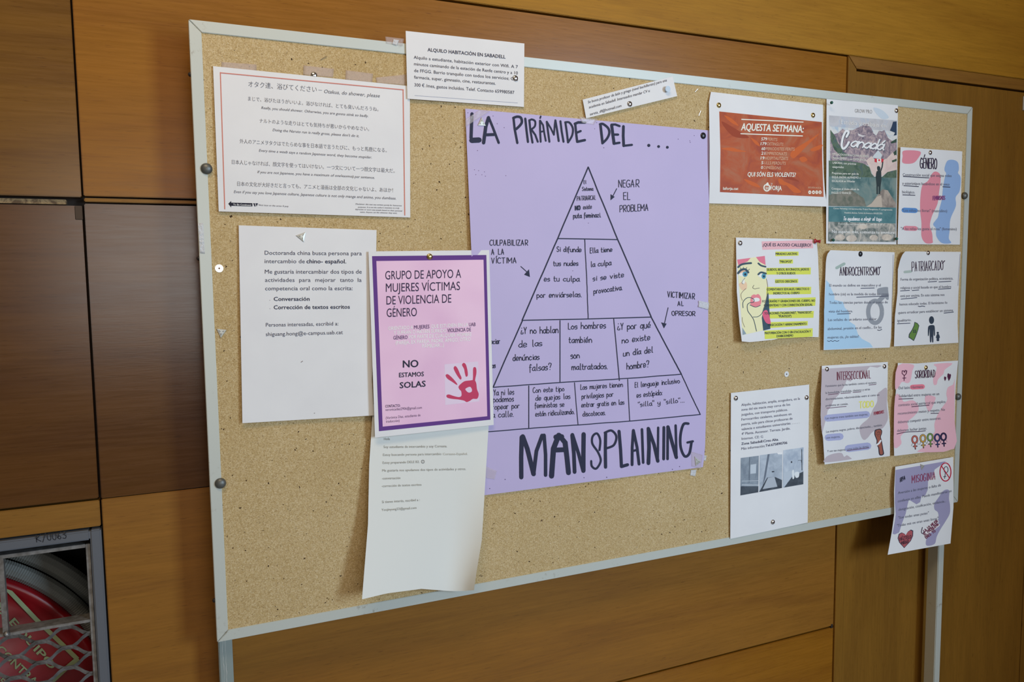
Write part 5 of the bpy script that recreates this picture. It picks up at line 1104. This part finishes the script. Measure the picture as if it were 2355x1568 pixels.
# tape
tape_m, nt, b = new_mat('clear_tape'); b.inputs['Base Color'].default_value = (0.80, 0.72, 0.72, 1); b.inputs['Roughness'].default_value = 0.22; b.inputs['Alpha'].default_value = 0.20; b.inputs['Specular IOR Level'].default_value = 0.55
tape_p, nt, b = new_mat('yellowed_tape'); b.inputs['Base Color'].default_value = (0.78, 0.64, 0.56, 1); b.inputs['Roughness'].default_value = 0.5; b.inputs['Alpha'].default_value = 0.30
tape_w, nt, b = new_mat('crinkled_tape'); b.inputs['Base Color'].default_value = (0.85, 0.87, 0.90, 1); b.inputs['Roughness'].default_value = 0.3; b.inputs['Alpha'].default_value = 0.55
bump(nt, noise(nt, coords(nt), 260, 3), b, 1.0, 0.002)
def tape(quad, label, mat, dy=0.0, group=None, wav=0.0002, n=8):
    H = homog([(0, 0), (1, 0), (1, 1), (0, 1)], quad); V = []; Fc = []
    for side in (0, 1):
        for j in range(n+1):
            for i in range(n+1):
                q_ = happly(H, [(i/n, j/n)])[0]
                V.append(at([q_], min(dy, 0.002)-0.0006-wav*math.sin(i*1.9+j*1.1)-(0.00008 if side == 0 else 0))[0])
    w = n+1; m = w*w
    for j in range(n):
        for i in range(n):
            a = j*w+i; Fc += [(a, a+w, a+w+1, a+1), (m+a, m+a+1, m+a+w+1, m+a+w)]
    rim = [i for i in range(w)]+[j*w+n for j in range(1, w)]+[n*w+i for i in range(n-1, -1, -1)]+[j*w for j in range(n-1, 0, -1)]
    for k in range(len(rim)):
        a, c = rim[k], rim[(k+1) % len(rim)]; Fc.append((a, c, m+c, m+a))
    o = mk_obj('tape_strip', V, Fc, mat, None, True, np.mean(V, 0)); tag(o, label, 'tape', group)
tape([(509, 142), (590, 148), (590, 166), (509, 158)], 'yellowed tape strip on the cork above the left part of the Japanese text sheet', tape_p, 0.002)
tape([(698, 150), (768, 158), (766, 178), (697, 172)], 'yellowed tape strip around the silver tack above the Japanese text sheet', tape_p, 0.002)
tape([(795, 161), (858, 169), (856, 190), (794, 183)], 'yellowed tape strip between the silver tack and the ALQUILO HABITACIÓN slip', tape_p, 0.002)
tape([(864, 178), (934, 171), (934, 196), (866, 190)], 'yellowed tape strip at the top right end of the Japanese text sheet', tape_p, 0.002)
yl = surf_at((1085, 300))
tape([(1070, 275), (1104, 252), (1128, 255), (1070, 292)], 'clear tape laid diagonally over the top left corner of the lilac poster', tape_m, yl-0.0008)
tape([(1331, 268), (1375, 273), (1366, 287), (1338, 282)], 'wrinkled clear tape at the middle of the top edge of the lilac poster', tape_m, surf_at((1350, 283))-0.0008)
tape([(1607, 691), (1631, 696), (1629, 712), (1606, 706)], 'crinkled shiny tape at the right edge of the lilac poster', tape_w, surf_at((1612, 700))-0.0008, wav=0.0006)
tape([(1590, 1038), (1616, 1046), (1612, 1078), (1590, 1072)], 'clear tape under the triangular tack at the bottom right of the lilac poster', tape_m, surf_at((1600, 1060))+0.0003)
tape([(1589, 1080), (1602, 1080), (1599, 1095), (1587, 1093)], 'small tape scrap on the cork below the lilac poster', tape_w, 0.002)
tape([(1616, 1046), (1625, 1047), (1623, 1060), (1616, 1057)], 'small tape scrap on the cork right of the lilac poster', tape_w, 0.002, wav=0.0005)
tape([(1113, 1070), (1143, 1083), (1138, 1102), (1112, 1098)], 'clear tape on the lower left of the lilac poster beside the long curling sheet', tape_m, surf_at((1130, 1088))-0.0008)
tape([(886, 84), (929, 89), (926, 106), (888, 100)], 'clear tape wrapped over the top rail left of the ALQUILO HABITACIÓN slip', tape_m, 0.0, wav=0.0004)
tape([(905, 90), (918, 92), (912, 104), (902, 101)], 'crinkled bright tape end on the top rail left of the ALQUILO HABITACIÓN slip', tape_w, -0.001, wav=0.0005)
tape([(455, 513), (467, 512), (471, 583), (460, 582)], 'tape remnant on the left rail of the board', tape_w, 0.0, wav=0.0001)

# ================================================================== fire hose cabinet
CX0, CX1, CZ0, CZ1 = wX(-0.785), wX(-0.1060), wZ(0.428), wZ(1.140)
cab = thing('fire_hose_cabinet', 'grey metal fire hose cabinet with a barred mesh door, lower left in the wall', 'cabinet', ((CX0+CX1)/2, W, CZ0))
def cb(x0, x1, y0, y1, z0, z1, bev=0.0): return box_bm(x0-cab.location.x, x1-cab.location.x, y0-W, y1-W, z0-CZ0, z1-CZ0, bev)
grey_m = plain('cabinet_grey_paint', (0.125, 0.135, 0.155), 0.45, 0.15)
bare_m, nt, b = new_mat('galvanised_bars')
nt.links.new(ramp(nt, noise(nt, coords(nt), 70, 4, 0.6), [(0.3, (0.15, 0.135, 0.12)), (0.7, (0.36, 0.35, 0.34))]), b.inputs['Base Color'])
b.inputs['Metallic'].default_value = 0.45; b.inputs['Roughness'].default_value = 0.36
dark_m = plain('cabinet_inside', (0.006, 0.006, 0.006), 0.8)
fwid = 0.0150
for nm, a in (('frame_side', (CX1-fwid, CX1, W-0.005, W+0.02, CZ0, CZ1)), ('frame_side', (CX0, CX0+fwid, W-0.005, W+0.02, CZ0, CZ1)), ('frame_top', (CX0+fwid, CX1-fwid, W-0.005, W+0.02, CZ1-fwid, CZ1)), ('frame_bottom', (CX0+fwid, CX1-fwid, W-0.005, W+0.02, CZ0, CZ0+fwid))):
    bm_obj(nm, cb(*a, 0.002), grey_m, cab)
bm = bmesh.new()
SX1, SZ1, Y1 = CX1+0.070, CZ1+0.035, W+0.055      # the box behind the wall is wider than its opening
for a in ((CX0, SX1, W+0.24, W+0.245, CZ0, SZ1), (CX0, CX0+0.003, W+0.02, W+0.24, CZ0, SZ1), (SX1-0.003, SX1, Y1, W+0.24, CZ0, SZ1), (CX0, SX1, W+0.02, W+0.24, CZ0-0.003, CZ0), (CX0, SX1, Y1, W+0.24, SZ1-0.003, SZ1),
          (CX1-0.003, CX1, W+0.02, Y1, CZ0, CZ1), (CX0, CX1, W+0.02, Y1, CZ1-0.003, CZ1), (CX1-0.003, SX1, Y1, Y1+0.002, CZ0, SZ1), (CX0, CX1, Y1, Y1+0.002, CZ1-0.003, SZ1)):
    b2 = cb(*a); me = bpy.data.meshes.new('t'); b2.to_mesh(me); b2.free(); bm.from_mesh(me); bpy.data.meshes.remove(me)
bm_obj('box_shell', bm, dark_m, cab)
# number written on the frame
ztop = CZ1
kx = [(at1(84, 1243, W-0.0052)), (at1(152, 1233, W-0.0052))]
V, Fc, Z = pen('K/0063', (0, 0), (kx[1].x-kx[0].x, 0), 0.0105, 0.0011)
mk_obj('written_number', [(kx[0].x-cab.location.x+a, -0.00535, kx[0].z-CZ0-b_*1.0-0.002) for a, b_ in V], [f for f in Fc], plain('marker_on_metal', (0.008, 0.008, 0.012), 0.6), cab).location = (0, 0, 0)
# door: flat-bar frame set back a little, a vertical bar, a cross bar, expanded mesh below
DX1, DZ1 = CX1-fwid-0.0015, CZ1-fwid-0.008
door_f = bm_obj('door', cb(DX1-0.0060, DX1, W+0.004, W+0.026, CZ0+0.02, DZ1, 0.0006), bare_m, cab)
def dsub(n_, a, bev=0.0006): return bm_obj(n_, cb(*a, bev), bare_m, door_f)
dsub('door_bar', (CX0+0.02, DX1-0.0061, W+0.0045, W+0.026, DZ1-0.0055, DZ1)); dsub('door_bar', (CX0+0.02, CX0+0.026, W+0.004, W+0.026, CZ0+0.02, DZ1)); dsub('door_bar', (CX0+0.02, DX1, W+0.004, W+0.026, CZ0+0.02, CZ0+0.026))
midz = wZ(0.992)
dsub('cross_bar', (CX0+0.0265, DX1-0.0061, W+0.0035, W+0.030, midz-0.0022, midz+0.0022))
vb = at1(8, 1380, W+0.006).x
dsub('upright_bar', (vb-0.0035, vb+0.0035, W+0.004, W+0.016, midz, DZ1-0.004))
w1 = rod(bmesh.new(), (vb-cab.location.x, 0.003, midz-CZ0+0.001), (vb-cab.location.x+0.004, 0.001, midz-CZ0+0.003), 0.004, 10); bm_obj('weld', w1, bare_m, door_f, (0, 0, 0), True)
# expanded mesh: zig-zag strands, each a thin twisted strip
HW, HH = 0.0345, 0.0160
bm = bmesh.new()
x_r = DX1-0.004; z_t = midz-0.004
rows = int((z_t-CZ0-0.03)/HH)
ncol = int((x_r-CX0-0.02)/HW)+1
fl = 0.20*HW
ph = (x_r-at1(215/4.259, 1200+1190/4.259, W+0.01).x)
for r_ in range(rows):
    zc = z_t-HH*0.6-r_*HH
    prev = None
    for j in range(ncol*5+1):
        tt = j/5; k = int(math.floor(tt)); f = tt-k
        x = x_r-tt*HW
        if x < CX0+0.024: break
        # flattened zig-zag
        s_ = (k+r_) % 2
        f2 = min(max((f-0.16)/0.68, 0), 1); f2 = f2*f2*(3-2*f2)
        zz = (f2 if s_ == 0 else 1-f2)-0.5
        up = (s_ == 0)
        z = zc+zz*HH*0.98
        wob = 0.0040
        tilt = 0.0026*(1 if up else -1)*math.sin(math.pi*f)
        q_ = []
        for sg, dyy in ((-1, 0.0), (1, 0.0)):
            q_.append(Vector((x-cab.location.x, 0.0085+sg*(-0.0022)+tilt*sg*0.3, z-CZ0+sg*wob)))
        a0 = bm.verts.new(q_[0]); a1 = bm.verts.new(q_[1]); b0 = bm.verts.new(q_[0]+Vector((0, 0.0018, -0.0004))); b1 = bm.verts.new(q_[1]+Vector((0, 0.0018, -0.0004)))
        cur = (a0, a1, b1, b0)
        if prev:
            for i in range(4): bm.faces.new((prev[i], prev[(i+1) % 4], cur[(i+1) % 4], cur[i]))
        prev = cur
m_o = bm_obj('expanded_mesh', bm, bare_m, door_f); m_o['kind'] = 'stuff'

# ---- hose reel inside
YR = W+0.100
c0 = at1(12, 1334, YR)
def fit_circle(p3):
    (x1, z1), (x2, z2), (x3, z3) = p3
    A_ = np.array([[2*(x2-x1), 2*(z2-z1)], [2*(x3-x1), 2*(z3-z1)]]); b_ = np.array([x2*x2-x1*x1+z2*z2-z1*z1, x3*x3-x1*x1+z3*z3-z1*z1])
    c = np.linalg.solve(A_, b_); return c[0], c[1], math.hypot(x1-c[0], z1-c[1])
e1 = lambda x, y_: (x/4.259, 1200+y_/4.259)
tri3 = [at1(*e1(50, 572), YR), at1(*e1(345, 690), YR), at1(*e1(600, 935), YR)]
cx_, cz_, R_ = fit_circle([(q_.x, q_.z) for q_ in tri3])
R_ = min(max(R_, 0.20), 0.33)
# keep the wheel inside the cabinet: centre from the rim point and the mean direction
rim = tri3[1]; ang = math.radians(50)
R_ = 0.262; cx_ = rim.x-R_*math.cos(ang); cz_ = rim.z-R_*math.sin(ang)
reel = thing('fire_hose_reel', 'red hose reel disc with grey ribbed hose coiled around it, inside the wall cabinet', 'hose reel', (cx_, YR, cz_))
red = plain('reel_red', (0.24, 0.003, 0.007), 0.32, 0, 0.5)
def lathe(prof, seg=96):
    bm = bmesh.new(); rings = [[bm.verts.new((r*math.cos(2*math.pi*k/seg), y_, r*math.sin(2*math.pi*k/seg))) for k in range(seg)] for r, y_ in prof]
    for r1, r2 in zip(rings, rings[1:]):
        for k in range(seg): bm.faces.new((r1[k], r1[(k+1) % seg], r2[(k+1) % seg], r2[k]))
    bm.faces.new(rings[-1]); return bm
bm_obj('wheel_disc', lathe([(R_-0.004, 0.075), (R_, 0.004), (R_-0.002, 0.0), (R_-0.008, -0.003), (R_-0.016, 0.002), (R_-0.030, 0.004), (R_-0.036, 0.002), (0.05, 0.0), (0.045, -0.012), (0.001, -0.012)]), red, reel, (0, 0, 0), True)
hose_m = plain('ribbed_hose_grey', (0.17, 0.175, 0.16), 0.5)
def torus(R, r, y_, z_ribs=520):
    bm = bmesh.new(); seg = z_ribs*2; n = 10; rings = []
    for i in range(seg):
        a = 2*math.pi*i/seg; rr = r*(1.0 if i % 2 else 0.93)
        rings.append([bm.verts.new(((R+rr*math.cos(b_))*math.cos(a), y_+rr*math.sin(b_), (R+rr*math.cos(b_))*math.sin(a))) for b_ in [2*math.pi*k/n for k in range(n)]])
    for i in range(seg):
        r1, r2 = rings[i], rings[(i+1) % seg]
        for k in range(n): bm.faces.new((r1[k], r1[(k+1) % n], r2[(k+1) % n], r2[k]))
    return bm
bm_obj('hose', torus(R_+0.0115, 0.0135, 0.016, 480), hose_m, reel); bm_obj('hose', torus(R_+0.036, 0.0155, 0.034, 520), hose_m, reel)
# pale painted border and words on the disc
pale_paint = plain('pale_green_paint', (0.30, 0.36, 0.19), 0.5)
def on_disc(pts, dy=-0.0010):
    """points of the detail carried onto the face of the disc"""
    q_ = at([e1(*a) for a in pts], YR+dy); return [(float(a[0]-cx_), dy, float(a[2]-cz_)) for a in q_]
def disc_line(name, pts, w, dy=-0.0008):
    V, Fc = ribbon(pts, w, None, False); mk_obj(name, on_disc(V, dy), Fc, pale_paint, None).parent = reel
for _n, ps in enumerate(([(-80, 500), (70, 655), (360, 960), (560, 1150), (760, 1345)], [(765, 1335), (640, 1440), (470, 1600), (300, 1760)])): disc_line('painted_border', ps, 44, -0.0008-_n*0.0001)
def disc_text(word, a, b_, h, name='painted_lettering'):
    cu = bpy.data.curves.new('t', 'FONT'); cu.body = word; cu.size = 1; cu.offset = 0.02; cu.resolution_u = 3; cu.fill_mode = 'FRONT'
    o = bpy.data.objects.new('t', cu); col.objects.link(o); bpy.context.view_layer.update()
    me = bpy.data.meshes.new_from_object(o.evaluated_get(bpy.context.evaluated_depsgraph_get()))
    V = np.array([v.co[:2] for v in me.vertices]); Fc = [tuple(q_.vertices) for q_ in me.polygons]
    bpy.data.objects.remove(o); bpy.data.curves.remove(cu); bpy.data.meshes.remove(me)
    x0, x1 = V[:, 0].min(), V[:, 0].max(); a = np.array(a, float); b_ = np.array(b_, float); ux = (b_-a)/(x1-x0); up = np.array((ux[1], -ux[0]))/np.hypot(*ux)*h/0.715
    P = a+(V[:, 0:1]-x0)*ux+V[:, 1:2]*up
    mk_obj(name, on_disc([tuple(q_) for q_ in P]), Fc, pale_paint, None).parent = reel
disc_text('EQUIPO', (85, 985), (500, 1450), 78); disc_text('CONTRA', (-40, 1255), (330, 1610), 78); disc_text('DE', (-70, 820), (10, 905), 78); disc_text('INCENDIO', (-110, 1440), (200, 1740), 60)
